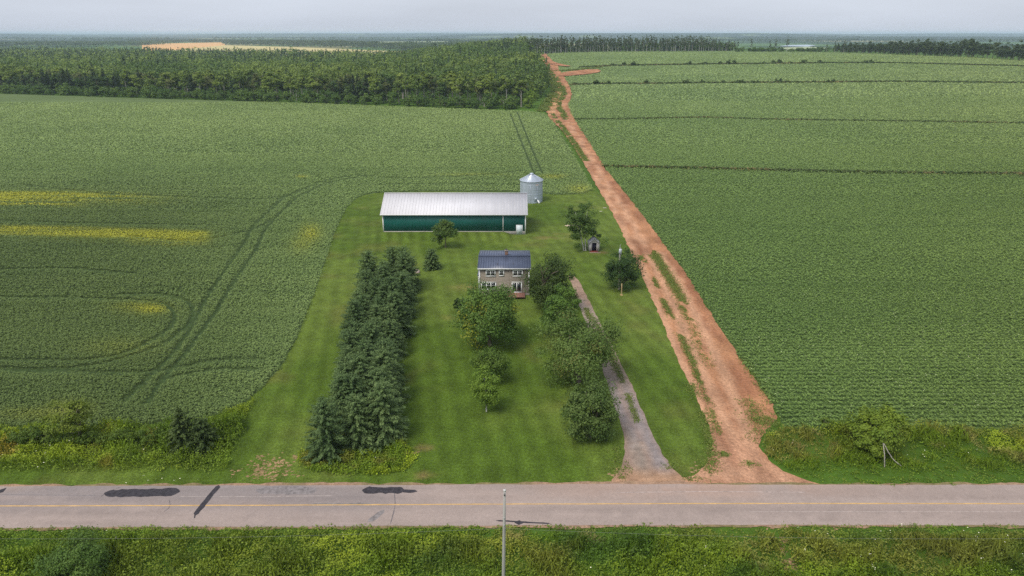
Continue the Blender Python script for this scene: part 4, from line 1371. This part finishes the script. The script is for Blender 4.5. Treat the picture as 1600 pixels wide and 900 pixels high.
GRN = np.array([.074, .118, .010]); LIM = np.array([.150, .198, .012]); DRK = np.array([.038, .074, .009]); OLV = np.array([.115, .120, .024]); BRN = np.array([.160, .128, .055])
def st_bottom(x, y, px, py):
    n1 = fbm(x * .16, y * .2, 101, 4); n2 = fbm(x * .22 + 7, y * .3, 103, 4); n3 = fbm(x * .1, y * .2, 107, 3)
    c = mixc3(GRN, DRK, ss(.5, .7, n1))
    lim = ss(.46, .66, n2) * ss(835, 850, py) * (1 - .55 * ss(780, 900, px))
    c = mixc3(c, LIM, .8 * lim)
    ol = ss(.48, .68, n3) * (.35 + .65 * ss(680, 850, px))
    c = mixc3(c, OLV, .7 * ol)
    c = mixc3(c, BRN, .55 * ss(.62, .78, fbm(x * .3, y * .3, 109, 3)) * ss(700, 820, px))
    edge = 1 - ss(824, 842, py)
    h = (.18 + .75 * ss(822, 862, py)) * (.55 + .9 * fbm(x * .35, y * .35, 111, 3))
    leafy = np.clip(.55 + .6 * lim - .3 * ol - .2 * edge, 0, 1)
    path = np.exp(-(((px - (1205 + (py - 822) * .48)) / 7) ** 2))
    return h * (1 - .6 * path), mixc3(c, LAWN_B, .5 * edge), leafy, 1 - .85 * path
weeds('roadside_weeds', [(-420, 828), (0, 826), (400, 824.5), (800, 822.5), (1200, 821.5), (1600, 822), (2020, 823), (2100, 1010), (-500, 1010)], 16, 201, st_bottom)

def st_left(x, y, px, py):
    n1 = fbm(x * .2, y * .25, 121, 4); n2 = fbm(x * .3, y * .3, 123, 4)
    c = mixc3(GRN, LIM, .75 * ss(.45, .65, n1))
    hedge = ss(712, 698, py) * (1 - ss(262, 300, px) * .4)
    c = mixc3(c, DRK, .5 * hedge * ss(.35, .6, n2))
    c = mixc3(c, np.array([.20, .13, .03]), .6 * ss(.64, .78, fbm(x * .35, y * .35, 127, 3)) * ss(.2, .5, 1 - px / 380.))
    mown = ss(722, 742, py)
    c = mixc3(c, LAWN_B, .7 * mown)
    h = (.14 + 1.0 * (1 - mown)) * (.5 + .8 * n2)
    return h, c, np.clip(.7 * (1 - mown), 0, 1), np.ones(len(x))
weeds('roadside_weeds', [(-420, 760), (0, 758), (338, 757), (352, 740), (372, 690), (392, 640), (400, 622), (380, 634), (330, 654), (240, 666), (0, 669), (-420, 664)], 15, 203, st_left)

def st_right(x, y, px, py):
    n1 = fbm(x * .2, y * .25, 131, 4); n2 = fbm(x * .3, y * .3, 133, 4)
    c = mixc3(GRN, OLV, .85 * ss(.40, .62, n1))
    c = mixc3(c, LIM, .8 * ss(.55, .7, n2))
    c = mixc3(c, BRN, .5 * ss(.60, .75, fbm(x * .4, y * .4, 137, 3)))
    mown = ss(728, 745, py)
    c = mixc3(c, LAWN_A, .7 * mown)
    h = (.12 + .65 * (1 - mown)) * (.5 + .8 * n2) + .35 * ss(700, 680, py)
    return h, c, np.clip(.15 + .8 * ss(.55, .7, n2) + .4 * ss(690, 678, py), 0, 1), np.ones(len(x))
weeds('roadside_weeds', [(1230, 672), (1198, 678), (1190, 695), (1200, 714), (1228, 734), (1268, 750), (1310, 756.5), (1600, 756.5), (2040, 755), (2000, 668), (1600, 671)], 15, 207, st_right)

def st_patch(x, y, px, py):
    n1 = fbm(x * .5, y * .5, 141, 4)
    c = mixc3(GRN * 1.1, LIM, .8 * ss(.42, .6, n1)); c = mixc3(c, OLV, .8 * ss(.5, .65, fbm(x * .4, y * .4, 143, 3)))
    h = .3 + .75 * fbm(x * .6, y * .6, 147, 3)
    return h, c, np.full(len(x), .55), np.ones(len(x))
weeds('weed_patch', [(463, 716), (482, 700), (540, 690), (600, 690), (640, 702), (653, 722), (640, 738), (600, 742), (520, 740), (475, 736)], 22, 211, st_patch)

# low grass along the middle of track and drive
def strip_grass(name, lines, seed, h=.16, dens=1.0):
    rng = np.random.default_rng(seed); mb = MB()
    for (pts, wd, dn) in lines:
        w_ = P(pts)
        seg = np.hypot(*np.diff(w_[:, :2], axis=0).T); s = np.r_[0, np.cumsum(seg)]
        n = int(s[-1] * 48 * dn * dens)
        q = rng.uniform(0, s[-1], n)
        x = np.interp(q, s, w_[:, 0]) + rng.normal(0, wd, n); y = np.interp(q, s, w_[:, 1]) + rng.normal(0, wd * .5, n)
        k = fbm(x * .5, y * .22, seed, 3) > .41
        x, y = x[k], y[k]
        far = np.maximum(1, np.hypot(x, y) / 110)
        c = mixc3(np.array([.060, .100, .014]), np.array([.115, .135, .035]), rng.random(len(x)))
        tufts(mb, x, y, h * far, .14, 4, .13 * far, c, rng, .6, .05)
    return structure(mb.build(name, CROP), 'stuff')
strip_grass('track_grass', [
    ([(1000, 398), (1020, 436), (1044, 486), (1066, 530), (1082, 566), (1096, 600)], .28, 1.4),
    ([(1096, 600), (1110, 640), (1124, 680)], .22, .6),
    ([(1018, 392), (1040, 425), (1062, 462), (1080, 500)], .55, 2.4),
    ([(1080, 500), (1090, 540), (1108, 575)], .5, .4),
    ([(1112, 712), (1108, 735), (1092, 742)], .5, 1.2),
    ([(1080, 600), (1094, 640), (1106, 680), (1114, 712)], .35, 1.0),
    ([(1168, 625), (1180, 640), (1176, 655)], .7, 1.2), ([(1180, 655), (1210, 662)], .8, 1.6),
    ([(1200, 650), (1188, 690)], .8, 1.2),
    ([(1172, 726), (1168, 724)], .4, 4), ([(1130, 708), (1132, 712)], .3, 4),
    ([(862, 178), (878, 198), (896, 222), (916, 252)], .55, 1.2),
    ([(876, 132), (882, 146), (872, 166), (886, 188)], .8, 1.6),
    ([(846, 104), (864, 120), (872, 140), (860, 158), (850, 174)], 1.6, 3),
    ([(866, 112), (900, 110), (935, 106)], 1.6, 3),
    ([(1160, 560), (1180, 590), (1205, 630)], .4, .5),
], 301)
strip_grass('drive_grass', [
    ([(908, 470), (930, 510), (950, 545), (968, 585)], .30, 1.3), ([(968, 585), (984, 625), (996, 660)], .20, .9), ([(966, 700), (970, 745), (950, 752)], .5, .8),
    ([(1044, 726), (1066, 747), (1090, 750)], .4, .9)], 303)

# grassy banks across the potato field
def banks():
    rng = np.random.default_rng(77); mb = MB()
    for (pts, wd, dn, hh) in (
        ([(944, 261), (1000, 262), (1100, 264), (1250, 268), (1400, 271), (1600, 273), (1900, 278)], .75, 5, .5),
        ([(898, 187), (950, 187), (1100, 184), (1200, 187), (1400, 190), (1600, 193), (1900, 198)], .9, 4, .5),
        ([(890, 133), (960, 131), (1100, 130), (1300, 129), (1400, 128), (1600, 130), (1900, 133)], 1.4, 4, .7),
        ([(905, 106), (960, 103), (1100, 101), (1300, 99), (1400, 99), (1600, 104), (1900, 108)], 1.8, 4, .8)):
        w_ = P(pts); w_ = w_[np.argsort(w_[:, 0])]
        L_ = w_[-1, 0] - w_[0, 0]
        n = int(L_ * dn * 2.2)
        x = rng.uniform(w_[0, 0], w_[-1, 0], n); y = np.interp(x, w_[:, 0], w_[:, 1]) + rng.normal(0, wd * .8, n)
        c = mixc3(np.array([.045, .060, .018]), np.array([.10, .085, .035]), ss(.4, .7, fbm(x * .08, y * .1, 5, 3)))
        c = mixc3(c, np.array([.032, .055, .016]), (rng.random(n) < .5) * 1.0)
        tufts(mb, x, y, hh * 1.5, .5, 4, .7 * np.maximum(1, y / 350), c, rng, .6, .2)
    structure(mb.build('bank_grass', CROP), 'stuff')
    shr = [deciduous(400 + k, 2.6, 1.7, .1, 9, 26, .75, [(.026, .052, .018), (.052, .082, .028)], name='bank_shrub', stems=2, trunk_r=.08, limbs=2)[1:] for k in range(3)]
    L3 = P([(890, 133), (960, 131), (1100, 130), (1300, 129), (1400, 128)]); L4 = P([(905, 106), (960, 103), (1100, 101), (1300, 99), (1400, 99)])
    for (L_, n, lo, hi, nm) in ((L3, 26, .0, .95, 'nearer'), (L4, 34, .0, .98, 'farther')):
        for k in range(n):
            x = L_[0, 0] + (L_[-1, 0] - L_[0, 0]) * rng.uniform(lo, hi); y = np.interp(x, L_[:, 0], L_[:, 1]) + rng.normal(0, .8)
            place(shr[rng.integers(3)], 'bank_shrub', f'little dark shrub on the {nm} grassy bank crossing the potato field', 'shrub', (x, y, float(T(x, y))), rng.uniform(0, 6), rng.uniform(.5, 1.25) * (1 + .25 * (nm == 'farther')), f'shrubs on the {nm} field bank')
banks()

# individual bushes of the roadside hedge at left
hb = [deciduous(450 + k, 2.2, 1.5, .1, 16, 70, .21, [(.036, .072, .014), (.074, .118, .022)], name='hedge_bush', stems=3, trunk_r=.06, limbs=3) for k in range(3)]
rngh = np.random.default_rng(12)
for k in range(15):
    px = -60 + k * 22.5 + rngh.normal(0, 4)
    if 262 < px < 335:
        continue
    s_ = rngh.uniform(.55, .9)
    place(hb[k % 3], 'hedge_bush', 'leafy green bush in the roadside hedge below the grain field', 'shrub', at(px, 693 + rngh.normal(0, 2.5)), rngh.uniform(0, 6), s_, 'bushes in the left roadside hedge')

# ------------------------------------------------------------------ woods
F_BIR = [(.060, .106, .024), (.105, .152, .036)]
F_GRY = [(.058, .078, .032), (.085, .105, .042)]
F_DRK = [(.024, .052, .018), (.048, .084, .026)]
PALE = (.40, .37, .32)
birchF = [deciduous(500 + k, 15.5, 3.5, 6.8, 19, 62, .85, [F_BIR[0], F_BIR[1]], name='forest_tree', trunk_r=.20, bark=PALE, shape=.7, limbs=5, rz=1.1, gap=.3) for k in range(4)]
greyF = [deciduous(520 + k, 14.5, 3.1, 4.5, 17, 50, .80, [F_GRY[0], F_GRY[1]], name='forest_tree', trunk_r=.20, bark=(.34, .32, .29), shape=.6, limbs=5, rz=1.2, gap=.4) for k in range(3)]
darkF = [deciduous(540 + k, 13.5, 3.4, 2.5, 17, 44, .85, F_DRK, name='forest_tree', trunk_r=.2, shape=.7, limbs=4) for k in range(3)]
conF = [spruce(560 + k, 15, 2.6, [(.018, .036, .022), (.038, .060, .036)], 15, 'forest_conifer', 6, .08, .95, .9) for k in range(2)]
shrF = [deciduous(580 + k, 5.2, 3.3, .1, 16, 46, .62, [(.032, .072, .018), (.068, .118, .030)], name='edge_shrub', stems=2, trunk_r=.1, limbs=3, gap=.15) for k in range(4)]

EDGE_PX = [(-460, 140), (-200, 143), (0, 147), (190, 153), (400, 159), (600, 166), (760, 171), (832, 173)]
E = P(EDGE_PX)
rngf = np.random.default_rng(21)
def edge_pt(s, back):
    x = E[0, 0] + (E[-1, 0] - E[0, 0]) * s
    return x, np.interp(x, E[:, 0], E[:, 1]) + back
def grp(px):
    return 'far left' if px < 200 else ('left' if px < 420 else ('middle' if px < 620 else 'right hand'))
# edge shrubs, two loose rows
cnt = 0
for row in range(2):
    n = 76
    for k in range(n):
        x, y = edge_pt((k + rngf.uniform(-.4, .4)) / n, 3 + row * 5.5 + rngf.normal(0, 1.2))
        px, py = proj(x, y, 0)
        if px < -260 or px > 836:
            continue
        place(shrF[rngf.integers(4)], 'edge_shrub', 'dense dark green shrub along the near edge of the wood', 'shrub', (x, y, float(T(x, y)) - .1), rngf.uniform(0, 6), rngf.uniform(.75, 1.35) * (1 + .2 * row), 'shrubs along the edge of the wood')
# front ranks of the wood: trees one by one
for row in range(5):
    n = 78
    for k in range(n):
        x, y = edge_pt((k + rngf.uniform(-.45, .45)) / n, 15 + row * 7 + rngf.normal(0, 2.0))
        z = float(T(x, y))
        px, py = proj(x, y, 0)
        if px < -230 or px > 846:
            continue
        u = fbm(np.array([x * .02]), np.array([y * .03]), 9, 3)[0] + rngf.normal(0, .12)
        if u > .5:
            pr, lab, g_ = birchF[rngf.integers(4)], 'yellow green birch with pale thin trunk in the front ranks of the wood', 'birches in the wood'
        elif u > .40:
            pr, lab, g_ = greyF[rngf.integers(3)], 'greyish thin crowned tree in the front ranks of the wood', 'grey trees in the wood'
        elif u > .28:
            pr, lab, g_ = darkF[rngf.integers(3)], 'dark full crowned tree in the front ranks of the wood', 'dark trees in the wood'
        else:
            pr, lab, g_ = conF[rngf.integers(2)], 'dark narrow conifer in the front ranks of the wood', 'conifers in the wood'
        s_ = rngf.uniform(.78, 1.15); wd_ = rngf.uniform(1.05, 1.55)
        place(pr, {'birches in the wood': 'birch_tree', 'grey trees in the wood': 'grey_tree', 'dark trees in the wood': 'dark_tree', 'conifers in the wood': 'conifer'}[g_], lab, 'tree', (x, y, z - .1), rngf.uniform(0, 6), (s_ * wd_, s_ * wd_, s_), g_)
# bright bushes down the right flank of the wood, along the track
flank = P([(838, 172), (846, 160), (856, 142), (862, 130), (856, 118), (846, 106), (838, 96), (828, 88), (820, 84)])
fb = [deciduous(600 + k, 6.0, 3.4, .1, 16, 46, .70, [(.045, .095, .016), (.085, .145, .024)], name='flank_bush', stems=2, trunk_r=.1, limbs=3, gap=.2) for k in range(3)]
seg = np.r_[0, np.cumsum(np.hypot(*np.diff(flank[:, :2], axis=0).T))]
for k in range(44):
    s_ = seg[-1] * (k + rngf.uniform(0, 1)) / 44
    x = np.interp(s_, seg, flank[:, 0]) - abs(rngf.normal(0, 4)) - 3; y = np.interp(s_, seg, flank[:, 1]) + rngf.normal(0, 2)
    place(fb[rngf.integers(3)], 'flank_bush', 'bright green bush where the wood meets the dirt track', 'shrub', (x, y, float(T(x, y)) - .1), rngf.uniform(0, 6), rngf.uniform(.7, 1.25), 'bushes beside the track at the wood')
o = place(deciduous(640, 17, 1.2, 9, 5, 14, .5, [(.07, .075, .045), (.10, .10, .06)], name='snag', trunk_r=.22, bark=(.52, .5, .46), limbs=7), 'bare_snag', 'tall pale nearly bare trunk standing above the right flank of the wood', 'tree', at(813, 88), 1.0)

# the mass of the wood behind (uncountable): one object
def forest_mass():
    rng = np.random.default_rng(31); mb = MB()
    bound = [tuple(q[:2]) for q in P([(-560, 140), (0, 146), (400, 158), (760, 170), (832, 172), (846, 158), (856, 140), (852, 122), (838, 100), (822, 85)])]
    bound = bound + [(15, 1010), (-160, 1120), (-500, 1300), (-950, 1450), (-1500, 1500)]
    y = 440.0
    tot = 0
    while y < 1450:
        sp = 5.5 * (y / 440) ** .75
        xs = np.arange(-1400, 60, sp)
        x = xs + rng.uniform(-.45, .45, len(xs)) * sp; yy = y + rng.uniform(-.45, .45, len(xs)) * sp
        e = np.interp(x, E[:, 0], E[:, 1]) + 46
        s = inpoly(x, yy, bound) & (yy > e) & visible(x, yy, 0, 1.3)
        x, yy = x[s], yy[s]
        if len(x):
            u = fbm(x * .012, yy * .012, 9, 4)
            H = 14.0 - 1.6 * ss(600, 900, yy) * ss(-60, -160, x) + 5.0 * (fbm(x * .05, yy * .05, 13, 3) - .4) * 2 + rng.normal(0, 1.3, len(x)) + 2.5 * ss(600, 1000, yy) * ss(-180, -20, x)
            con = (rng.random(len(x)) < .06 + .34 * ss(620, 950, yy) * (x < -150)) | (u < .32)
            k = max(14, int(60 * (440 / y) ** 1.2))
            N = len(x)
            # broadleaf crowns
            for typ in (0, 1):
                m = con if typ else ~con
                if not m.any():
                    continue
                X = np.repeat(x[m], k); Y = np.repeat(yy[m], k); Hh = np.repeat(H[m], k); n = len(X)
                f = rng.random(n)
                if typ == 0:
                    d = rng.normal(size=(n, 3)); d /= np.linalg.norm(d, axis=1, keepdims=True)
                    r = rng.uniform(.5, 1, n)[:, None]
                    p = np.stack([X, Y, T(X, Y) + Hh - 4.0], 1) + d * r * np.array([3.9, 3.9, 2.7]) * (y / 440) ** .35 * np.repeat(rng.uniform(.7, 1.45, m.sum()), k)[:, None]
                    nr = d * .8 + np.array([0, 0, .5]) + rng.normal(size=(n, 3)) * .35
                    c = mixc3(np.array([.048, .088, .024]), np.array([.100, .144, .036]), np.repeat(ss(.35, .65, u[m] + rng.normal(0, .07, m.sum())), k)) * rng.uniform(.75, 1.3, (n, 1))
                    sz = 1.35 * (y / 440) ** .7
                else:
                    a = rng.uniform(0, 6.283, n); rr = 2.1 * (1 - f) * rng.uniform(.5, 1.1, n)
                    p = np.stack([X + rr * np.cos(a), Y + rr * np.sin(a), T(X, Y) + Hh * 1.03 * (.35 + .68 * f)], 1)
                    nr = np.stack([np.cos(a), np.sin(a), np.full(n, .8)], 1) + rng.normal(size=(n, 3)) * .3
                    c = np.tile(np.array([.030, .052, .026]), (n, 1)) * rng.uniform(.7, 1.4, (n, 1))
                    sz = 1.15 * (y / 440) ** .6
                mb.leaves(p, nr, sz * rng.uniform(.7, 1.3, n), c, rng, .75)
        if y < 620 and len(x):
            k = 8; n = len(x) * k
            p = np.stack([np.repeat(x, k) + rng.normal(0, 2, n), np.repeat(yy, k) + rng.normal(0, 2, n), rng.uniform(.5, 7.5, n)], 1)
            p[:, 2] += T(p[:, 0], p[:, 1])
            nr = rng.normal(size=(n, 3)) * .6 + np.array([0, -.3, .6])
            mb.leaves(p, nr, 1.5 * rng.uniform(.7, 1.3, n), np.tile(np.array([.032, .058, .020]), (n, 1)) * rng.uniform(.7, 1.3, (n, 1)), rng, .8)
        y += sp
    structure(mb.build('wood', LEAF), 'stuff')
forest_mass()

# ---- birch line on the crest
BL = [deciduous(700 + k, 20, 2.5, 5.0, 17, 24, .95, [(.036, .058, .026), (.058, .082, .036)], name='crest_birch', trunk_r=.26, bark=(.40, .38, .36), shape=.7, limbs=4, rz=1.3, gap=.3) for k in range(4)]
CL = P([(818, 84), (850, 84.5), (930, 81.6), (1000, 81), (1150, 80.4)])
rngb = np.random.default_rng(41)
for row in range(3):
    n = [84, 70, 60][row]
    for k in range(n):
        f = (k + rngb.uniform(-.4, .4)) / (n - 1)
        x = CL[0, 0] + (CL[-1, 0] - CL[0, 0]) * np.clip(f, 0, 1)
        y = np.interp(x, CL[:, 0], CL[:, 1]) + 4 + row * 9 + rngb.normal(0, 2)
        px = proj(x, y, float(T(x, y)))[0]
        taper = 1 - .35 * ss(1085, 1150, px)
        place(BL[rngb.integers(4)], 'crest_birch', 'tall thin birch with pale trunk in the line on the crest', 'tree', (x, y, float(T(x, y)) - .3), rngb.uniform(0, 6), rngb.uniform(.8, 1.05) * taper, 'birches on the crest')
for k in range(70):
    f = (k + rngb.uniform(-.4, .4)) / 69
    x = CL[0, 0] + (CL[-1, 0] - CL[0, 0]) * np.clip(f, 0, 1)
    y = np.interp(x, CL[:, 0], CL[:, 1]) + 16 + rngb.normal(0, 4)
    place(shrF[rngb.integers(4)], 'understory_shrub', 'dark shrub under the birches on the crest', 'shrub', (x, y, float(T(x, y)) - .3), rngb.uniform(0, 6), rngb.uniform(1.5, 2.3), 'shrubs under the crest birches')
# scattered thin trees and low scrub right of it
for k, (px, top, base) in enumerate(((1152, 64, 79), (1173, 60, 79.5), (1202, 64, 80), (1211, 61, 80), (1229, 59, 80), (1291, 68, 81), (1304, 64, 81), (1318, 62, 82))):
    q = P1(px, base + 1); y = q[1] + 12
    H = (base - top) / FPX * (y * CP + 25 * SP) * .95
    place(BL[k % 4], 'lone_tree', ('tall thin tree standing alone on the crest, ' + ['first', 'second', 'third', 'fourth', 'fifth', 'sixth', 'seventh', 'last'][k] + ' right of the birch line'), 'tree', (WP(px, base, y)[0], y, float(T(q[0], y))), k * 1.3, H / 19 * 1.05)
for k in range(46):
    px = rngb.uniform(1140, 1330)
    if 1222 < px < 1250 and rngb.random() < .6:
        continue
    q = P1(px, 81.5); y = q[1] + rngb.uniform(4, 18)
    x = WP(px, 80, y)[0]
    place(shrF[rngb.integers(4)], 'crest_shrub', 'low dark shrub on the crest between the birch line and the right hand wood', 'shrub', (x, y, float(T(x, y)) - .5), rngb.uniform(0, 6), rngb.uniform(.8, 1.5), 'shrubs on the crest')
# dense wood at the right
HL = P([(1316, 82.5), (1420, 86.5), (1520, 90.5), (1600, 95.5), (1760, 107)])
bw = [deciduous(720 + k, 17.5, 5.0, 1.0, 20, 34, 1.15, [(.022, .042, .020), (.046, .068, .030)], name='wood_tree', trunk_r=.3, shape=.8, limbs=3) for k in range(4)]
for row in range(3):
    for k in range(46):
        f = (k + rngb.uniform(-.4, .4)) / 45
        x = HL[0, 0] + (HL[-1, 0] - HL[0, 0]) * np.clip(f, 0, 1)
        y = np.interp(x, HL[:, 0], HL[:, 1]) + 3 + row * 9 + rngb.normal(0, 2.5)
        px = proj(x, y, 17)[0]
        s_ = rngb.uniform(.8, 1.05) * (.72 + .33 * ss(1320, 1460, px)) * (.9 + .2 * fbm(np.array([px * .03]), np.array([0.]), 3)[0])
        place(bw[rngb.integers(4)], 'wood_tree', 'dark bushy tree in the wood edging the far right of the potato field', 'tree', (x, y, float(T(x, y)) - .3), rngb.uniform(0, 6), s_, 'trees of the right hand wood')

# ------------------------------------------------------------------ far fields, woods, water, hills
gold_m = attr_mat('ripe_grain', [(.01, 4, .9, 1.1, (.3, 2, 1)), (.15, 4, .9, 1.1)], .95)
def far_sheet(name, px_poly, col, layer=1):
    w_ = P(px_poly)[:, :2]
    return sheet(name, w_, 0, gold_m, lambda x, y: np.tile(rgb(col), (len(x), 1)), 120, 0, zadd=.25 + .3 * layer)
far_sheet('wheat_field', [(222, 68.8), (345, 66.3), (352, 69.6), (350, 73), (300, 78), (222, 84)], (.62, .36, .15))
far_sheet('wheat_field', [(352, 71), (420, 73), (480, 75), (632, 81), (632, 90), (280, 90), (240, 82)], (.50, .42, .19), 2)
far_sheet('pond', [(1216, 72.5), (1232, 70.5), (1262, 70.0), (1276, 71), (1262, 73)], (.36, .42, .48))  # sky glint on the water put into its flat pale colour
far_sheet('pale_field', [(520, 66), (690, 64.6), (720, 65.6), (540, 67.6)], (.30, .34, .18))
far_sheet('pale_field', [(60, 65.6), (190, 64.8), (230, 66), (80, 67)], (.34, .33, .17))
far_sheet('pale_field', [(1218, 75), (1262, 73), (1300, 76), (1230, 78)], (.32, .36, .22))

def far_wood(name, strips, seed):
    """far wooded belts that read as one mass"""
    rng = np.random.default_rng(seed); mb = MB()
    for (pts, rows, H, c, dn) in strips:
        w_ = P(pts); w_ = w_[np.argsort(w_[:, 0])]
        for r in range(rows):
            L_ = w_[-1, 0] - w_[0, 0]
            n = int(L_ * dn)
            x = rng.uniform(w_[0, 0], w_[-1, 0], n); y = np.interp(x, w_[:, 0], w_[:, 1]) + r * 22 + rng.normal(0, 6, n)
            hh = H * (.75 + .5 * fbm(x * .01, y * .01, seed, 3))
            k = 9
            X = np.repeat(x, k); Y = np.repeat(y, k); Hh = np.repeat(hh, k); N = len(X)
            f = rng.random(N)
            p = np.stack([X + rng.normal(0, 3, N), Y + rng.normal(0, 3, N), T(X, Y) + Hh * f ** .6], 1)
            nr = rng.normal(size=(N, 3)); nr[:, 2] = np.abs(nr[:, 2]) + .3; nr[:, 1] -= .8
            mb.leaves(p, nr, 4.5 * rng.uniform(.7, 1.4, N), np.tile(rgb(c), (N, 1)) * rng.uniform(.7, 1.3, (N, 1)), rng, .8)
    structure(mb.build(name, LEAF), 'stuff')
D1 = (.026, .046, .022)
far_wood('distant_wood', [
    ([(-300, 73), (0, 73), (120, 72), (228, 71)], 10, 13, (.034, .060, .026), .16),
    ([(195, 68), (345, 66.5)], 3, 13, D1, .18),
    ([(345, 69.5), (430, 71), (560, 75), (640, 79)], 5, 16, D1, .2),
    ([(620, 80), (700, 80), (840, 80)], 7, 15, (.034, .060, .026), .2),
    ([(600, 76), (700, 73), (840, 71)], 5, 14, (.034, .058, .026), .2),
    ([(1100, 66), (1400, 66), (1900, 66)], 3, 14, D1, .1),
    ([(-300, 64), (100, 63.5), (260, 63.5)], 4, 16, D1, .07),
    ([(640, 68), (760, 66.5), (860, 66)], 4, 16, D1, .09),
    ([(330, 62.5), (520, 63), (700, 62.5)], 3, 16, D1, .05),
    ([(1020, 62.5), (1300, 62), (1700, 62.5)], 3, 18, D1, .05),
], 51)

def hills():
    b = MB(); rng = np.random.default_rng(61)
    for (y0, wid, top, x0, x1, seed, lo) in ((3600, 900, 10, -3600, 200, 1, 0), (4300, 1200, 14, -600, 4200, 2, 0), (6200, 1800, 35, -6200, 6500, 3, .0), (9000, 2500, 31, -9000, 9500, 4, .3), (13000, 3000, 36, -13000, 13500, 5, .5)):
        st = y0 / 170.
        xs = np.arange(x0, x1, st); vs = np.linspace(0, 1, 9)
        X, V = np.meshgrid(xs, vs)
        env = (lo + (1 - lo) * ss(.3, .7, fbm(X / (y0 * .3), X * 0 + seed, seed, 3))) * ss(x0, x0 + y0 * .15, X) * (1 - ss(x1 - y0 * .15, x1, X))
        Z = top * env * np.sin(np.pi * np.minimum(V * .8, 1)) + (fbm(X / (st * 1.6), V * 20, seed + 9, 3) - .5) * y0 / 900 * np.sin(np.pi * V) - 2 * (1 - np.sin(np.pi * V))
        Y = y0 + wid * V
        n = len(xs)
        i = (np.arange(len(vs) - 1)[:, None] * n + np.arange(n - 1)[None]).ravel()
        q = fbm(X / 300, Y / 260, seed + 20, 3).ravel()
        c = np.where((q > .74)[:, None], np.array([.12, .16, .06]), np.array([.020, .038, .020]))
        b.add(np.stack([X.ravel(), Y.ravel(), Z.ravel()], 1), np.stack([i, i + 1, i + n + 1, i + n], 1), c)
    structure(b.build('hills', attr_mat('hill_woods', [(.01, 5, .7, 1.3), (.05, 4, .8, 1.2)], .95)))
hills()

# ------------------------------------------------------------------ haze
hb_ = MB(); hb_.box(-17400, 17400, -1600, 17900, -30, 52)
hz = hb_.build('haze', plain('haze_tmp', (1, 1, 1)))
hm = bpy.data.materials.new('haze_air'); hm.use_nodes = True
t = hm.node_tree
for n in list(t.nodes):
    t.nodes.remove(n)
ou = t.nodes.new('ShaderNodeOutputMaterial'); pv = t.nodes.new('ShaderNodeVolumePrincipled')
pv.inputs['Color'].default_value = (.70, .86, 1.0, 1)
pv.inputs['Density'].default_value = 0.00010
t.links.new(pv.outputs[0], ou.inputs['Volume'])
hz.data.materials.clear(); hz.data.materials.append(hm)
structure(hz, 'stuff')
